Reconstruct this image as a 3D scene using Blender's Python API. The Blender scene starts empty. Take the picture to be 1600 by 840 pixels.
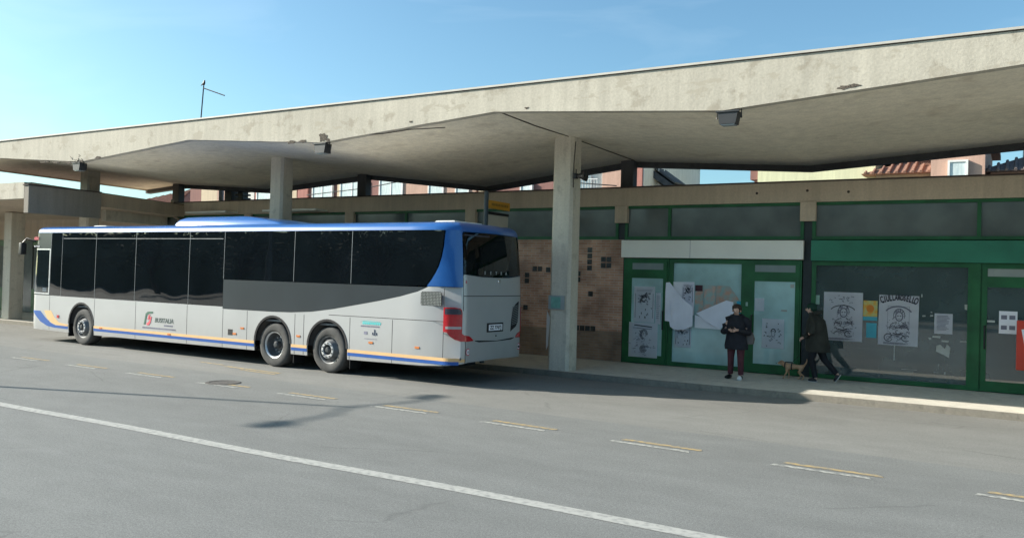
import bpy, bmesh, math, random
from mathutils import Vector, Matrix
from mathutils import noise as mnoise
PI = math.pi
random.seed(7)
C = bpy.context.scene.collection
scene = bpy.context.scene

# ------------------------------------------------------------------ camera, sky, sun, exposure
YAW, PITCH, ROLL, HC, FPX = 0.5439, 0.0099, 0.0279, 2.1215, 1316.3
c_, s_ = math.cos(YAW), math.sin(YAW)
R0 = Vector((c_, s_, 0)); F0 = Vector((-s_, c_, 0)); Z0 = Vector((0, 0, 1))
FW = F0*math.cos(PITCH) + Z0*math.sin(PITCH)
U0 = -F0*math.sin(PITCH) + Z0*math.cos(PITCH)
RR = R0*math.cos(ROLL) + U0*math.sin(ROLL)
UU = -R0*math.sin(ROLL) + U0*math.cos(ROLL)
cd = bpy.data.cameras.new('camera'); cam = bpy.data.objects.new('camera', cd); C.objects.link(cam)
M = Matrix((RR, UU, -FW)).transposed().to_4x4(); M.translation = (0, 0, HC)
cam.matrix_world = M
cd.sensor_width = 36; cd.lens = FPX*36/1600; cd.clip_end = 3000; cd.clip_start = .05
scene.camera = cam
scene.cycles.diffuse_bounces = 8

LD = Vector((1.92, .73, -1)).normalized()          # the way the sunlight travels
sun_el = math.asin(-LD.z); sun_az = math.atan2(-LD.x, -LD.y)
w = bpy.data.worlds.new('World'); scene.world = w; w.use_nodes = True
nt = w.node_tree; bg = nt.nodes['Background']
sky = nt.nodes.new('ShaderNodeTexSky'); sky.sky_type = 'NISHITA'; sky.sun_disc = False
sky.sun_elevation = sun_el; sky.sun_rotation = sun_az % (2*PI)
sky.air_density = .9; sky.dust_density = 1.6; sky.ozone_density = 2.2
tint = nt.nodes.new('ShaderNodeMix'); tint.data_type = 'RGBA'; tint.blend_type = 'MULTIPLY'; tint.inputs[0].default_value = 1
tint.inputs[7].default_value = (.68, .90, .87, 1); nt.links.new(sky.outputs[0], tint.inputs[6])
wtc = nt.nodes.new('ShaderNodeTexCoord'); wmp = nt.nodes.new('ShaderNodeMapping'); wmp.inputs['Scale'].default_value = (1.2, 3.2, 9); wmp.inputs['Rotation'].default_value = (.2, .35, .5)
wnz = nt.nodes.new('ShaderNodeTexNoise'); wnz.inputs['Scale'].default_value = 1.6; wnz.inputs['Detail'].default_value = 9; wnz.inputs['Distortion'].default_value = .8
nt.links.new(wtc.outputs['Generated'], wmp.inputs[0]); nt.links.new(wmp.outputs[0], wnz.inputs['Vector'])
wcr = nt.nodes.new('ShaderNodeValToRGB'); wcr.color_ramp.elements[0].position = .52; wcr.color_ramp.elements[1].position = .80
wcr.color_ramp.elements[0].color = (0, 0, 0, 1); wcr.color_ramp.elements[1].color = (.10, .10, .10, 1); nt.links.new(wnz.outputs[0], wcr.inputs[0])
wmx = nt.nodes.new('ShaderNodeMix'); wmx.data_type = 'RGBA'; wmx.inputs[7].default_value = (5.5, 6.2, 6.6, 1)
nt.links.new(wcr.outputs[0], wmx.inputs[0]); nt.links.new(tint.outputs[2], wmx.inputs[6])
nt.links.new(wmx.outputs[2], bg.inputs[0]); bg.inputs[1].default_value = .10
sl = bpy.data.lights.new('sun', 'SUN'); sl.energy = 4.0; sl.angle = math.radians(.55); sl.color = (1, .93, .82)
so = bpy.data.objects.new('sun', sl); C.objects.link(so)
so.rotation_euler = LD.to_track_quat('-Z', 'Y').to_euler(); so.location = (-40, -20, 40)
scene.view_settings.view_transform = 'Standard'; scene.view_settings.look = 'None'
scene.view_settings.gamma = 1; scene.view_settings.exposure = 1.25

# ------------------------------------------------------------------ materials
MATS = {}
def mat(key, col, rough=.7, var=.12, scale=3., spec=.4, metal=0, bump=0., bscale=40., col2=None, detail=6, coat=0, stretch=None, contrast=None):
    if key in MATS: return MATS[key]
    m = bpy.data.materials.new(key); m.use_nodes = True; n = m.node_tree.nodes; l = m.node_tree.links
    p = n['Principled BSDF']; p.inputs['Roughness'].default_value = rough; p.inputs['Metallic'].default_value = metal
    p.inputs['Specular IOR Level'].default_value = spec
    if coat: p.inputs['Coat Weight'].default_value = coat; p.inputs['Coat Roughness'].default_value = .04
    tc = n.new('ShaderNodeTexCoord'); src = tc.outputs['Object']
    if stretch:
        mp = n.new('ShaderNodeMapping'); mp.inputs['Scale'].default_value = stretch; l.new(src, mp.inputs[0]); src = mp.outputs[0]
    nz = n.new('ShaderNodeTexNoise'); nz.inputs['Scale'].default_value = scale; nz.inputs['Detail'].default_value = detail
    l.new(src, nz.inputs['Vector'])
    cr = n.new('ShaderNodeValToRGB'); e = cr.color_ramp.elements
    lo, hi = contrast or (.3, .7)
    e[0].position = lo; e[1].position = hi
    c2 = col2 or tuple(min(1, x*(1+var)) for x in col); c1 = col if col2 else tuple(x*(1-var) for x in col)
    e[0].color = (*c1, 1); e[1].color = (*c2, 1)
    l.new(nz.outputs[0], cr.inputs[0]); l.new(cr.outputs[0], p.inputs['Base Color'])
    if bump:
        nb = n.new('ShaderNodeTexNoise'); nb.inputs['Scale'].default_value = bscale; nb.inputs['Detail'].default_value = 8
        l.new(tc.outputs['Object'], nb.inputs['Vector'])
        b = n.new('ShaderNodeBump'); b.inputs['Strength'].default_value = bump; b.inputs['Distance'].default_value = .02
        l.new(nb.outputs[0], b.inputs['Height']); l.new(b.outputs[0], p.inputs['Normal'])
    MATS[key] = m; return m

def concrete(key, col, stain, amount=.5, rough=.85, sc=1.2, blotch=None):
    """plastered concrete: broad tone drift, fine grain and stains with a shape of their own"""
    m = bpy.data.materials.new(key); m.use_nodes = True; n = m.node_tree.nodes; l = m.node_tree.links
    p = n['Principled BSDF']; p.inputs['Roughness'].default_value = rough; p.inputs['Specular IOR Level'].default_value = .25
    tc = n.new('ShaderNodeTexCoord')
    def nz(s, d, st=None):
        a = n.new('ShaderNodeTexNoise'); a.inputs['Scale'].default_value = s; a.inputs['Detail'].default_value = d
        a.inputs['Roughness'].default_value = .62
        if st:
            mp = n.new('ShaderNodeMapping'); mp.inputs['Scale'].default_value = st
            l.new(tc.outputs['Object'], mp.inputs[0]); l.new(mp.outputs[0], a.inputs['Vector'])
        else: l.new(tc.outputs['Object'], a.inputs['Vector'])
        return a.outputs[0]
    def ramp(f, lo, hi, a, b):
        r = n.new('ShaderNodeValToRGB'); r.color_ramp.elements[0].position = lo; r.color_ramp.elements[1].position = hi
        r.color_ramp.elements[0].color = (*a, 1); r.color_ramp.elements[1].color = (*b, 1); l.new(f, r.inputs[0]); return r.outputs[0]
    def mix(f, a, b, mode='MIX'):
        x = n.new('ShaderNodeMix'); x.data_type = 'RGBA'; x.blend_type = mode
        if isinstance(f, float): x.inputs[0].default_value = f
        else: l.new(f, x.inputs[0])
        for i, v in ((6, a), (7, b)):
            if isinstance(v, tuple): x.inputs[i].default_value = (*v, 1)
            else: l.new(v, x.inputs[i])
        return x.outputs[2]
    base = ramp(nz(sc*.35, 3), .3, .7, tuple(v*.9 for v in col), tuple(v*1.08 for v in col))
    grain = ramp(nz(26, 6), .35, .65, (.86,)*3, (1,)*3)
    o = mix(1.0, base, grain, 'MULTIPLY')
    st = ramp(nz(sc*2.2, 9, (1, 1, 1)), .56, .66, (0, 0, 0), (amount,)*3)
    o = mix(st, o, stain)
    o = mix(1.0, o, ramp(nz(1.0, 5, (5, 5, .35)), .3, .7, (.86,)*3, (1.06,)*3), 'MULTIPLY')
    if blotch:
        st2 = ramp(nz(sc*1.1, 10, (1, 1, 2.4)), .6, .63, (0, 0, 0), (.8,)*3); o = mix(st2, o, blotch)
    l.new(o, p.inputs['Base Color'])
    b = n.new('ShaderNodeBump'); b.inputs['Strength'].default_value = .35; b.inputs['Distance'].default_value = .012
    l.new(nz(22, 8), b.inputs['Height']); l.new(b.outputs[0], p.inputs['Normal'])
    MATS[key] = m; return m

def glass(key, tint=.1, col=(.8, .9, .95), body=(.01, .013, .016), opaque=.5, rough=.02, base_refl=.05, wobble=0, emis=None):
    """dark pane: a share lets tinted light through, a share is body colour, Schlick reflection on top"""
    m = bpy.data.materials.new(key); m.use_nodes = True; n = m.node_tree.nodes; l = m.node_tree.links
    n.remove(n['Principled BSDF']); out = n['Material Output']
    tr = n.new('ShaderNodeBsdfTransparent'); tr.inputs[0].default_value = (*[c*tint for c in col], 1)
    df = n.new('ShaderNodeBsdfDiffuse')
    tc = n.new('ShaderNodeTexCoord'); nz = n.new('ShaderNodeTexNoise'); nz.inputs['Scale'].default_value = 1.3; nz.inputs['Detail'].default_value = 5
    l.new(tc.outputs['Object'], nz.inputs['Vector'])
    cr = n.new('ShaderNodeValToRGB'); cr.color_ramp.elements[0].position = .35; cr.color_ramp.elements[1].position = .65
    cr.color_ramp.elements[0].color = (*[c*.8 for c in body], 1); cr.color_ramp.elements[1].color = (*[c*1.2 for c in body], 1)
    l.new(nz.outputs[0], cr.inputs[0]); l.new(cr.outputs[0], df.inputs[0])
    mx = n.new('ShaderNodeMixShader'); mx.inputs[0].default_value = opaque; l.new(tr.outputs[0], mx.inputs[1]); l.new(df.outputs[0], mx.inputs[2])
    gl = n.new('ShaderNodeBsdfGlossy'); gl.inputs['Roughness'].default_value = rough
    lw = n.new('ShaderNodeLayerWeight'); lw.inputs[0].default_value = .5
    pw = n.new('ShaderNodeMath'); pw.operation = 'POWER'; pw.inputs[1].default_value = 4.; l.new(lw.outputs['Facing'], pw.inputs[0])
    ma = n.new('ShaderNodeMath'); ma.operation = 'MULTIPLY_ADD'; ma.inputs[1].default_value = 1-base_refl; ma.inputs[2].default_value = base_refl
    l.new(pw.outputs[0], ma.inputs[0])
    m2 = n.new('ShaderNodeMixShader'); l.new(ma.outputs[0], m2.inputs[0]); l.new(mx.outputs[0], m2.inputs[1]); l.new(gl.outputs[0], m2.inputs[2])
    if wobble:
        nb = n.new('ShaderNodeTexNoise'); nb.inputs['Scale'].default_value = .9; nb.inputs['Detail'].default_value = 1
        l.new(tc.outputs['Object'], nb.inputs['Vector'])
        b = n.new('ShaderNodeBump'); b.inputs['Strength'].default_value = wobble; b.inputs['Distance'].default_value = .05
        l.new(nb.outputs[0], b.inputs['Height']); l.new(b.outputs[0], gl.inputs['Normal'])
    l.new(m2.outputs[0], out.inputs[0]); MATS[key] = m; return m

def brick(key, c1, c2, mortar, bw=.25, bh=.065):
    m = bpy.data.materials.new(key); m.use_nodes = True; n = m.node_tree.nodes; l = m.node_tree.links
    p = n['Principled BSDF']; p.inputs['Roughness'].default_value = .9
    tc = n.new('ShaderNodeTexCoord'); sp = n.new('ShaderNodeSeparateXYZ'); cb = n.new('ShaderNodeCombineXYZ')
    l.new(tc.outputs['Object'], sp.inputs[0]); l.new(sp.outputs[0], cb.inputs[0]); l.new(sp.outputs[2], cb.inputs[1])
    b = n.new('ShaderNodeTexBrick'); b.inputs['Scale'].default_value = 1; b.inputs['Brick Width'].default_value = bw
    b.inputs['Row Height'].default_value = bh; b.inputs['Mortar Size'].default_value = .008; b.inputs['Mortar Smooth'].default_value = .3
    b.inputs['Color1'].default_value = (*c1, 1); b.inputs['Color2'].default_value = (*c2, 1); b.inputs['Mortar'].default_value = (*mortar, 1)
    l.new(cb.outputs[0], b.inputs['Vector'])
    nz = n.new('ShaderNodeTexNoise'); nz.inputs['Scale'].default_value = 1.7; nz.inputs['Detail'].default_value = 7; l.new(tc.outputs['Object'], nz.inputs['Vector'])
    r = n.new('ShaderNodeValToRGB'); r.color_ramp.elements[0].color = (.6, .58, .58, 1); r.color_ramp.elements[1].color = (1.1, 1.1, 1.1, 1)
    r.color_ramp.elements[0].position = .35; r.color_ramp.elements[1].position = .62; l.new(nz.outputs[0], r.inputs[0])
    x = n.new('ShaderNodeMix'); x.data_type = 'RGBA'; x.blend_type = 'MULTIPLY'; x.inputs[0].default_value = 1
    l.new(b.outputs[0], x.inputs[6]); l.new(r.outputs[0], x.inputs[7]); l.new(x.outputs[2], p.inputs['Base Color'])
    bu = n.new('ShaderNodeBump'); bu.inputs['Strength'].default_value = .5; bu.inputs['Distance'].default_value = .01; bu.invert = True
    l.new(b.outputs['Fac'], bu.inputs['Height']); l.new(bu.outputs[0], p.inputs['Normal'])
    MATS[key] = m; return m

# ------------------------------------------------------------------ mesh helpers
class MB:
    def __init__(s): s.bm = bmesh.new()
    def face(s, pts):
        try: return s.bm.faces.new([s.bm.verts.new(p) for p in pts])
        except ValueError: return None
    def box(s, a, b, bev=0):
        x0, y0, z0 = a; x1, y1, z1 = b
        if x0 > x1: x0, x1 = x1, x0
        if y0 > y1: y0, y1 = y1, y0
        if z0 > z1: z0, z1 = z1, z0
        v = [s.bm.verts.new(p) for p in ((x0,y0,z0),(x1,y0,z0),(x1,y1,z0),(x0,y1,z0),(x0,y0,z1),(x1,y0,z1),(x1,y1,z1),(x0,y1,z1))]
        fs = [s.bm.faces.new([v[i] for i in f]) for f in ((3,2,1,0),(4,5,6,7),(0,1,5,4),(1,2,6,5),(2,3,7,6),(3,0,4,7))]
        if bev:
            es = list({e for f in fs for e in f.edges}); bmesh.ops.bevel(s.bm, geom=es, offset=bev, segments=2, affect='EDGES', profile=.6)
        return s
    def tube(s, path, rad, n=8, cap=True):
        path = [Vector(p) for p in path]; rs = rad if isinstance(rad, (list, tuple)) else [rad]*len(path)
        rings = []; up = Vector((0, 0, 1))
        for i, p in enumerate(path):
            d = (path[min(i+1, len(path)-1)] - path[max(i-1, 0)]).normalized()
            u = Vector((1, 0, 0)) if abs(d.z) > .9 else up
            a = d.cross(u).normalized(); b = a.cross(d).normalized()
            r = rs[i]; ra, rb = r if isinstance(r, tuple) else (r, r)
            rings.append([s.bm.verts.new(p + a*math.cos(t*2*PI/n)*ra + b*math.sin(t*2*PI/n)*rb) for t in range(n)])
        s._rings(rings, cap); return s
    def _rings(s, rings, cap=True):
        n = len(rings[0])
        for q, r in zip(rings, rings[1:]):
            for i in range(n):
                try: s.bm.faces.new((q[i], q[(i+1) % n], r[(i+1) % n], r[i]))
                except ValueError: pass
        if cap:
            for q, rev in ((rings[0], True), (rings[-1], False)):
                try: s.bm.faces.new(list(reversed(q)) if rev else q)
                except ValueError: pass
    def loft(s, secs, n=20, power=2.):
        """secs: (cx,cy,cz,rx,ry) horizontal superellipse sections"""
        rings = []
        for cx, cy, cz, rx, ry in secs:
            r = []
            for i in range(n):
                t = 2*PI*i/n; c, q = math.cos(t), math.sin(t)
                r.append(s.bm.verts.new((cx + rx*math.copysign(abs(c)**(2/power), c), cy + ry*math.copysign(abs(q)**(2/power), q), cz)))
            rings.append(r)
        s._rings(rings); return s
    def lathe(s, prof, axis='Y', center=(0,0,0), n=32, cap=False):
        """prof: (radius, along)"""
        rings = []
        for r, h in prof:
            ring = []
            for i in range(n):
                t = 2*PI*i/n; a, b = r*math.cos(t), r*math.sin(t)
                p = (a, h, b) if axis == 'Y' else ((a, b, h) if axis == 'Z' else (h, a, b))
                ring.append(s.bm.verts.new(Vector(center) + Vector(p)))
            rings.append(ring)
        s._rings(rings, cap); return s
    def prism(s, pts, d):
        """polygon pts (3d, planar) extruded by vector d"""
        d = Vector(d); a = [s.bm.verts.new(p) for p in pts]; b = [s.bm.verts.new(Vector(p)+d) for p in pts]; n = len(pts)
        s.bm.faces.new(a); s.bm.faces.new(list(reversed(b)))
        for i in range(n): s.bm.faces.new((a[i], b[i], b[(i+1) % n], a[(i+1) % n]))
        return s
    def build(s, name, m, parent=None, smooth=None, loc=None):
        bmesh.ops.recalc_face_normals(s.bm, faces=s.bm.faces)
        me = bpy.data.meshes.new(name); s.bm.to_mesh(me); s.bm.free()
        if smooth is not None:
            me.shade_smooth(); me.set_sharp_from_angle(angle=math.radians(smooth))
        if m: me.materials.append(m)
        o = bpy.data.objects.new(name, me); C.objects.link(o)
        if parent: o.parent = parent
        if loc: o.location = loc
        return o

def tag(o, label=None, cat=None, group=None, kind=None):
    if label: o['label'] = label
    if cat: o['category'] = cat
    if group: o['group'] = group
    if kind: o['kind'] = kind
    return o
def empty(name, loc, label, cat, group=None, rz=0):
    o = bpy.data.objects.new(name, None); C.objects.link(o); o.location = loc; o.rotation_euler = (0, 0, rz)
    return tag(o, label, cat, group)
def dup(root, **kw):
    r = root.copy(); C.objects.link(r)
    for ch in list(root.children):
        c = ch.copy(); C.objects.link(c); c.parent = r
        for g in ch.children:
            d = g.copy(); C.objects.link(d); d.parent = c
    for k, v in kw.items(): r[k] = v
    return r
def text_mesh(txt, size, m, name, parent, mw, bold=.0, align='LEFT', ext=.0015, font_space=1.0, shear=0):
    cu = bpy.data.curves.new(name, 'FONT'); cu.body = txt; cu.size = size; cu.extrude = ext; cu.offset = bold; cu.align_x = align
    cu.space_character = font_space; cu.shear = shear; cu.resolution_u = 3
    t = bpy.data.objects.new(name, cu); C.objects.link(t)
    dg = bpy.context.evaluated_depsgraph_get(); me = bpy.data.meshes.new_from_object(t.evaluated_get(dg))
    bpy.data.objects.remove(t); me.materials.clear(); me.materials.append(m)
    me.transform(mw); o = bpy.data.objects.new(name, me); C.objects.link(o)
    if parent: o.parent = parent
    return o
FACE_S = Matrix(((1,0,0,0),(0,0,-1,0),(0,1,0,0),(0,0,0,1)))     # text standing up and facing -Y

# ------------------------------------------------------------------ palette
asphalt = None
def road_material(key, base, tone):
    m = bpy.data.materials.new(key); m.use_nodes = True; n = m.node_tree.nodes; l = m.node_tree.links
    p = n['Principled BSDF']; p.inputs['Roughness'].default_value = .82; p.inputs['Specular IOR Level'].default_value = .3
    g = n.new('ShaderNodeTexCoord')
    def nz(s, d, st=(1,1,1), r=.6, dist=0):
        mp = n.new('ShaderNodeMapping'); mp.inputs['Scale'].default_value = st; l.new(g.outputs['Object'], mp.inputs[0])
        a = n.new('ShaderNodeTexNoise'); a.inputs['Scale'].default_value = s; a.inputs['Detail'].default_value = d; a.inputs['Roughness'].default_value = r
        a.inputs['Distortion'].default_value = dist
        l.new(mp.outputs[0], a.inputs['Vector']); return a.outputs[0]
    def ramp(f, lo, hi, a, b):
        r = n.new('ShaderNodeValToRGB'); r.color_ramp.elements[0].position = lo; r.color_ramp.elements[1].position = hi
        r.color_ramp.elements[0].color = (a, a, a, 1); r.color_ramp.elements[1].color = (b, b, b, 1); l.new(f, r.inputs[0]); return r.outputs[0]
    def mul(a, b):
        x = n.new('ShaderNodeMix'); x.data_type = 'RGBA'; x.blend_type = 'MULTIPLY'; x.inputs[0].default_value = 1
        l.new(a, x.inputs[6]); l.new(b, x.inputs[7]); return x.outputs[2]
    def crack():
        a = n.new('ShaderNodeTexNoise'); a.inputs['Scale'].default_value = 1.3; a.inputs['Detail'].default_value = 6; l.new(g.outputs['Object'], a.inputs['Vector'])
        ad = n.new('ShaderNodeMix'); ad.data_type = 'VECTOR'; ad.inputs[0].default_value = .25; l.new(g.outputs['Object'], ad.inputs[4]); l.new(a.outputs['Color'], ad.inputs[5])
        v = n.new('ShaderNodeTexVoronoi'); v.feature = 'DISTANCE_TO_EDGE'; v.inputs['Scale'].default_value = .42; l.new(ad.outputs[1], v.inputs['Vector'])
        k = n.new('ShaderNodeTexNoise'); k.inputs['Scale'].default_value = .35; k.inputs['Detail'].default_value = 3; l.new(g.outputs['Object'], k.inputs['Vector'])
        th = n.new('ShaderNodeMath'); th.operation = 'GREATER_THAN'; th.inputs[1].default_value = .46; l.new(k.outputs[0], th.inputs[0])
        m2 = n.new('ShaderNodeMath'); m2.operation = 'ADD'; l.new(v.outputs['Distance'], m2.inputs[0]); l.new(th.outputs[0], m2.inputs[1]); return m2.outputs[0]
    rgb = n.new('ShaderNodeRGB'); rgb.outputs[0].default_value = (*base, 1)
    o = mul(rgb.outputs[0], ramp(nz(.55, 5, (.28, 1, 1)), .35, .65, .93, 1.06))      # bands worn along the lanes
    o = mul(o, ramp(nz(2.6, 9, (.5, 1, 1), .7), .4, .7, .94, 1.08))
    o = mul(o, ramp(nz(80, 4, (1,1,1), .8), .36, .64, .62, 1.38))
    o = mul(o, ramp(nz(30, 5, (1,1,1), .75), .36, .64, .86, 1.14))
    o = mul(o, ramp(crack(), .0, .009, .80, 1.0))                     # aggregate
    o = mul(o, ramp(nz(1.1, 6, (.12, 2.2, 1), .6, .6), .6, .78, 1.0, tone))           # tyre scuffs
    l.new(o, p.inputs['Base Color'])
    b = n.new('ShaderNodeBump'); b.inputs['Strength'].default_value = .5; b.inputs['Distance'].default_value = .008
    l.new(nz(110, 5, (1,1,1), .8), b.inputs['Height']); l.new(b.outputs[0], p.inputs['Normal'])
    MATS[key] = m; return m
ROAD = road_material('asphalt', (.185, .190, .184), 1.06)
ROAD2 = road_material('asphalt_bus_lane', (.21, .210, .198), 1.08)
def worn_paint(key, col, under=(.185, .190, .184), lo=.42, hi=.6):
    return mat(key, under, rough=.75, scale=14, col2=col, contrast=(lo, hi), detail=9, bump=.3, bscale=90)
P_WHITE = worn_paint('worn_white_paint', (.41, .41, .385), lo=.2, hi=.55)
P_WHITE2 = worn_paint('worn_white_dash_paint', (.44, .44, .40), lo=.38, hi=.62)
P_ORANGE = worn_paint('worn_orange_paint', (.44, .32, .15), (.20, .20, .18), .36, .62)
SIDE = concrete('sidewalk_concrete', (.66, .63, .55), (.36, .34, .30), .35, sc=1.6)
KERB = concrete('kerb_stone', (.26, .24, .20), (.15, .14, .12), .6, sc=3)
FASC = concrete('fascia_plaster', (.52, .48, .40), (.30, .26, .20), .55, sc=1.3, blotch=(.40, .36, .29))
SOFF = concrete('soffit_plaster', (.90, .82, .66), (.60, .52, .40), .5, sc=.55)
DARKC = concrete('dark_edge_concrete', (.13, .13, .13), (.08, .08, .085), .5)
COLM = concrete('column_concrete', (.72, .66, .55), (.44, .40, .33), .55, sc=1.6)
BEAM = concrete('beam_plaster', (.64, .52, .40), (.48, .39, .30), .4, sc=.9)
SPALL = mat('spalled_concrete', (.05, .042, .035), .95, col2=(.15, .125, .10), scale=25, bump=.8)
FLASH = mat('roof_flashing', (.5, .47, .42), .6, var=.1)
BITUM = mat('bitumen_edge', (.07, .05, .045), .9, var=.3)
BRICK = brick('facing_brick', (.52, .28, .19), (.66, .40, .28), (.60, .50, .42))
BRICKD = brick('sooty_brick', (.30, .20, .14), (.38, .26, .18), (.30, .26, .22))
GREEN = mat('green_painted_frame', (.017, .115, .04), .45, var=.25, scale=2.5, spec=.4)
GREEN2 = mat('green_sign_board', (.03, .19, .12), .5, var=.18, scale=1.6)
DKPOST = mat('dark_steel_post', (.022, .03, .034), .5, var=.3)
SIGNW = mat('grey_white_sign_board', (.88, .87, .80), .55, var=.05, scale=1.2)
CLER = glass('clerestory_glass', .1, body=(.15, .172, .17), opaque=.9, rough=.12, base_refl=.04)
TEAL = glass('whitewashed_shop_glass', .3, body=(.42, .62, .62), opaque=.95, rough=.05, base_refl=.05)
SHOPG = glass('dark_shop_glass', .5, body=(.12, .165, .17), opaque=.6, rough=.015, base_refl=.13)
TRANSG = mat('frosted_transom', (.22, .27, .27), .35, var=.1)
BLACKM = mat('black_metal', (.015, .016, .018), .45, var=.2)
PAPER = mat('white_paper', (.88, .88, .93), .8, var=.04, scale=4)
PAPERB = mat('paper_back', (.84, .85, .95), .85, var=.05, scale=3)
INK = mat('printing_ink', (.03, .03, .05), .8, var=.3)
INK2 = mat('grey_printing_ink', (.2, .2, .26), .8, var=.3)

# ------------------------------------------------------------------ ground, road, pavement
g = MB(); g.box((-600, -300, -.4), (500, 1200, -.004)); tag(g.build('ground', mat('far_ground', (.13, .13, .12), .9, var=.2, scale=.05)), kind='structure')
r_ = MB(); r_.face([(-120, -16, 0), (80, -16, 0), (80, 10.35, 0), (-120, 13.2, 0)]); tag(r_.build('road', ROAD), kind='structure')
r_ = MB(); r_.face([(-120, 13.2, 0), (80, 10.35-.0, 0), (80, 16.2, 0), (-120, 16.2, 0)])
tag(r_.build('bus_lane', ROAD2), kind='structure')
sw = MB(); sw.box((-120, 16.252, -.1), (80, 26.5, .12)); tag(sw.build('sidewalk', SIDE), kind='structure')
kb = MB(); x = -60.
while x < 14:
    kb.box((x+.0015, 16.175, -.1), (x+3.9985, 16.25, .119), .004); x += 4
tag(kb.build('kerb', KERB), kind='structure')
# painted lines, 4 mm above the asphalt
wl = MB(); n = 120
ys = [6.93 + .02*math.sin(i*.7) for i in range(n+1)]
for i in range(n):
    x0, x1 = -60+i*.6, -60+(i+1)*.6
    wl.face([(x0, ys[i]-.095, .004), (x1, ys[i+1]-.095, .004), (x1, ys[i+1]+.095, .004), (x0, ys[i]+.095, .004)])
tag(wl.build('lane_line', P_WHITE), kind='structure')
wd = MB(); od = MB()
def yl(x): return 10.05 - .048*x if x > -8 else 10.434 - .004*(x+8)
for k in range(-14, 4):
    x0 = -4.62 + k*2.125; L = 1.12
    if k > 2: continue
    for mb, dx, dy, hw in ((wd, 0, 0, .048), (od, .1, .19, .05)):
        a, b = x0+dx, x0+dx+L
        mb.face([(a, yl(a)+dy-hw, .0042), (b, yl(b)+dy-hw, .0042), (b-.03, yl(b)+dy+hw, .0042), (a+.02, yl(a)+dy+hw, .0042)])
tag(wd.build('dashed_line', P_WHITE2), kind='structure'); 
for a, b, y, hw in ((-14.9, -13.1, 12.5, .06), (-14.2, -13.0, 12.3, .05), (-16, -15.1, 12.72, .04)):
    od.face([(a, y+.1-hw, .0042), (b, y-hw, .0042), (b, y+hw, .0042), (a, y+.1+hw, .0042)])
tag(od.build('bus_lane_line', P_ORANGE), kind='structure')
mh = MB(); mh.lathe([(.001, .006), (.24, .006), (.25, .012), (.31, .012), (.33, .003)], 'Z', (-12.75, 10.75, 0), 28)
tag(mh.build('manhole_cover', mat('worn_iron', (.1, .095, .09), .7, var=.4, scale=20, metal=.3)), 'round worn iron manhole cover in the road beside the dashed line', 'manhole')

# ------------------------------------------------------------------ the concrete canopy
COLX = [-26.30, -17.46, -8.62, .55]; S_ = 8.84; XL, XR = -28.4, 4.9; YF, YR = 13.43, 20.05
def soff(x, y):
    t = ((x + 8.62)/S_) % 1.0; tri = 1 - abs(2*t-1)           # 0 on a column line, 1 midway
    f = (y-YF)/(YR-YF)
    pk = 5.28*(1-f) + 5.17*f; dp = .325*(1-f) + (.50 if -17.46 < x < -8.62 else .30)*f
    return pk - dp*tri
can = empty('bus_station_canopy', (-8.6, 16.5, .12), 'long folded concrete canopy with a stained cream edge above the bus and shops', 'canopy')
def child(o): o.parent = can; o.matrix_parent_inverse = Matrix.Translation((8.6, -16.5, -.12)); return o
xs = sorted(set([XL, XR] + [XL + (XR-XL)*i/72 for i in range(73)] + [-8.62 + S_*k/2 for k in range(-4, 4) if XL < -8.62 + S_*k/2 < XR]))
ysf = [YF + (YR-YF)*i/10 for i in range(11)]
sb = MB(); gr = [[sb.bm.verts.new((x, y, soff(x, y))) for y in ysf] for x in xs]
tp = [[sb.bm.verts.new((x, y, 5.55)) for y in (YF+.2, YR)] for x in xs]
for i in range(len(xs)-1):
    for j in range(len(ysf)-1): sb.bm.faces.new((gr[i][j], gr[i][j+1], gr[i+1][j+1], gr[i+1][j]))
child(sb.build('soffit', SOFF))
fb = MB()
def wob(x): return .006*mnoise.noise(Vector((x*1.7, 0, 3)))
fr = []
for x in xs:
    b = soff(x, YF) - .03 + wob(x)*1.5
    fr.append([fb.bm.verts.new(p) for p in ((x, YF+.001, 5.70+wob(x)), (x, YF-.0, b), (x, YF+.16, b-.004), (x, YF+.16, 5.70))])
fb._rings(fr)
child(fb.build('fascia', FASC))
rb = MB(); rows = []
for x in xs:
    z = soff(x, YR); rows.append([rb.bm.verts.new(p) for p in ((x, YR-.02, z+.02), (x, YR-.02, z-.13), (x, YR+.2, z-.13), (x, YR+.2, 5.5), (x, YR-.02, 5.5))])
rb._rings(rows); child(rb.build('rear_edge_beam', DARKC))
tb = MB(); tb.box((XL, YF+.165, 5.56), (XR, YR+.2, 5.69)); tb.box((XL-.05, YF+.0, 5.3), (XL-.001, YR+.2, 5.7)); child(tb.build('roof_slab', FASC))
eb = MB(); eb.prism([(XL, y, soff(XL, y)-.03) for y in ysf] + [(XL, y, 5.5) for y in reversed(ysf)], (.12, 0, 0)); child(eb.build('end_fascia', COLM))
fl = MB(); fl.box((XL-.06, YF-.03, 5.7145), (XR, YF+.3, 5.75)); child(fl.build('roof_flashing', FLASH))
fl = MB(); fl.box((XL-.04, YF-.012, 5.703), (XR, YF+.2, 5.714)); child(fl.build('drip_edge', SPALL))
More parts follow.
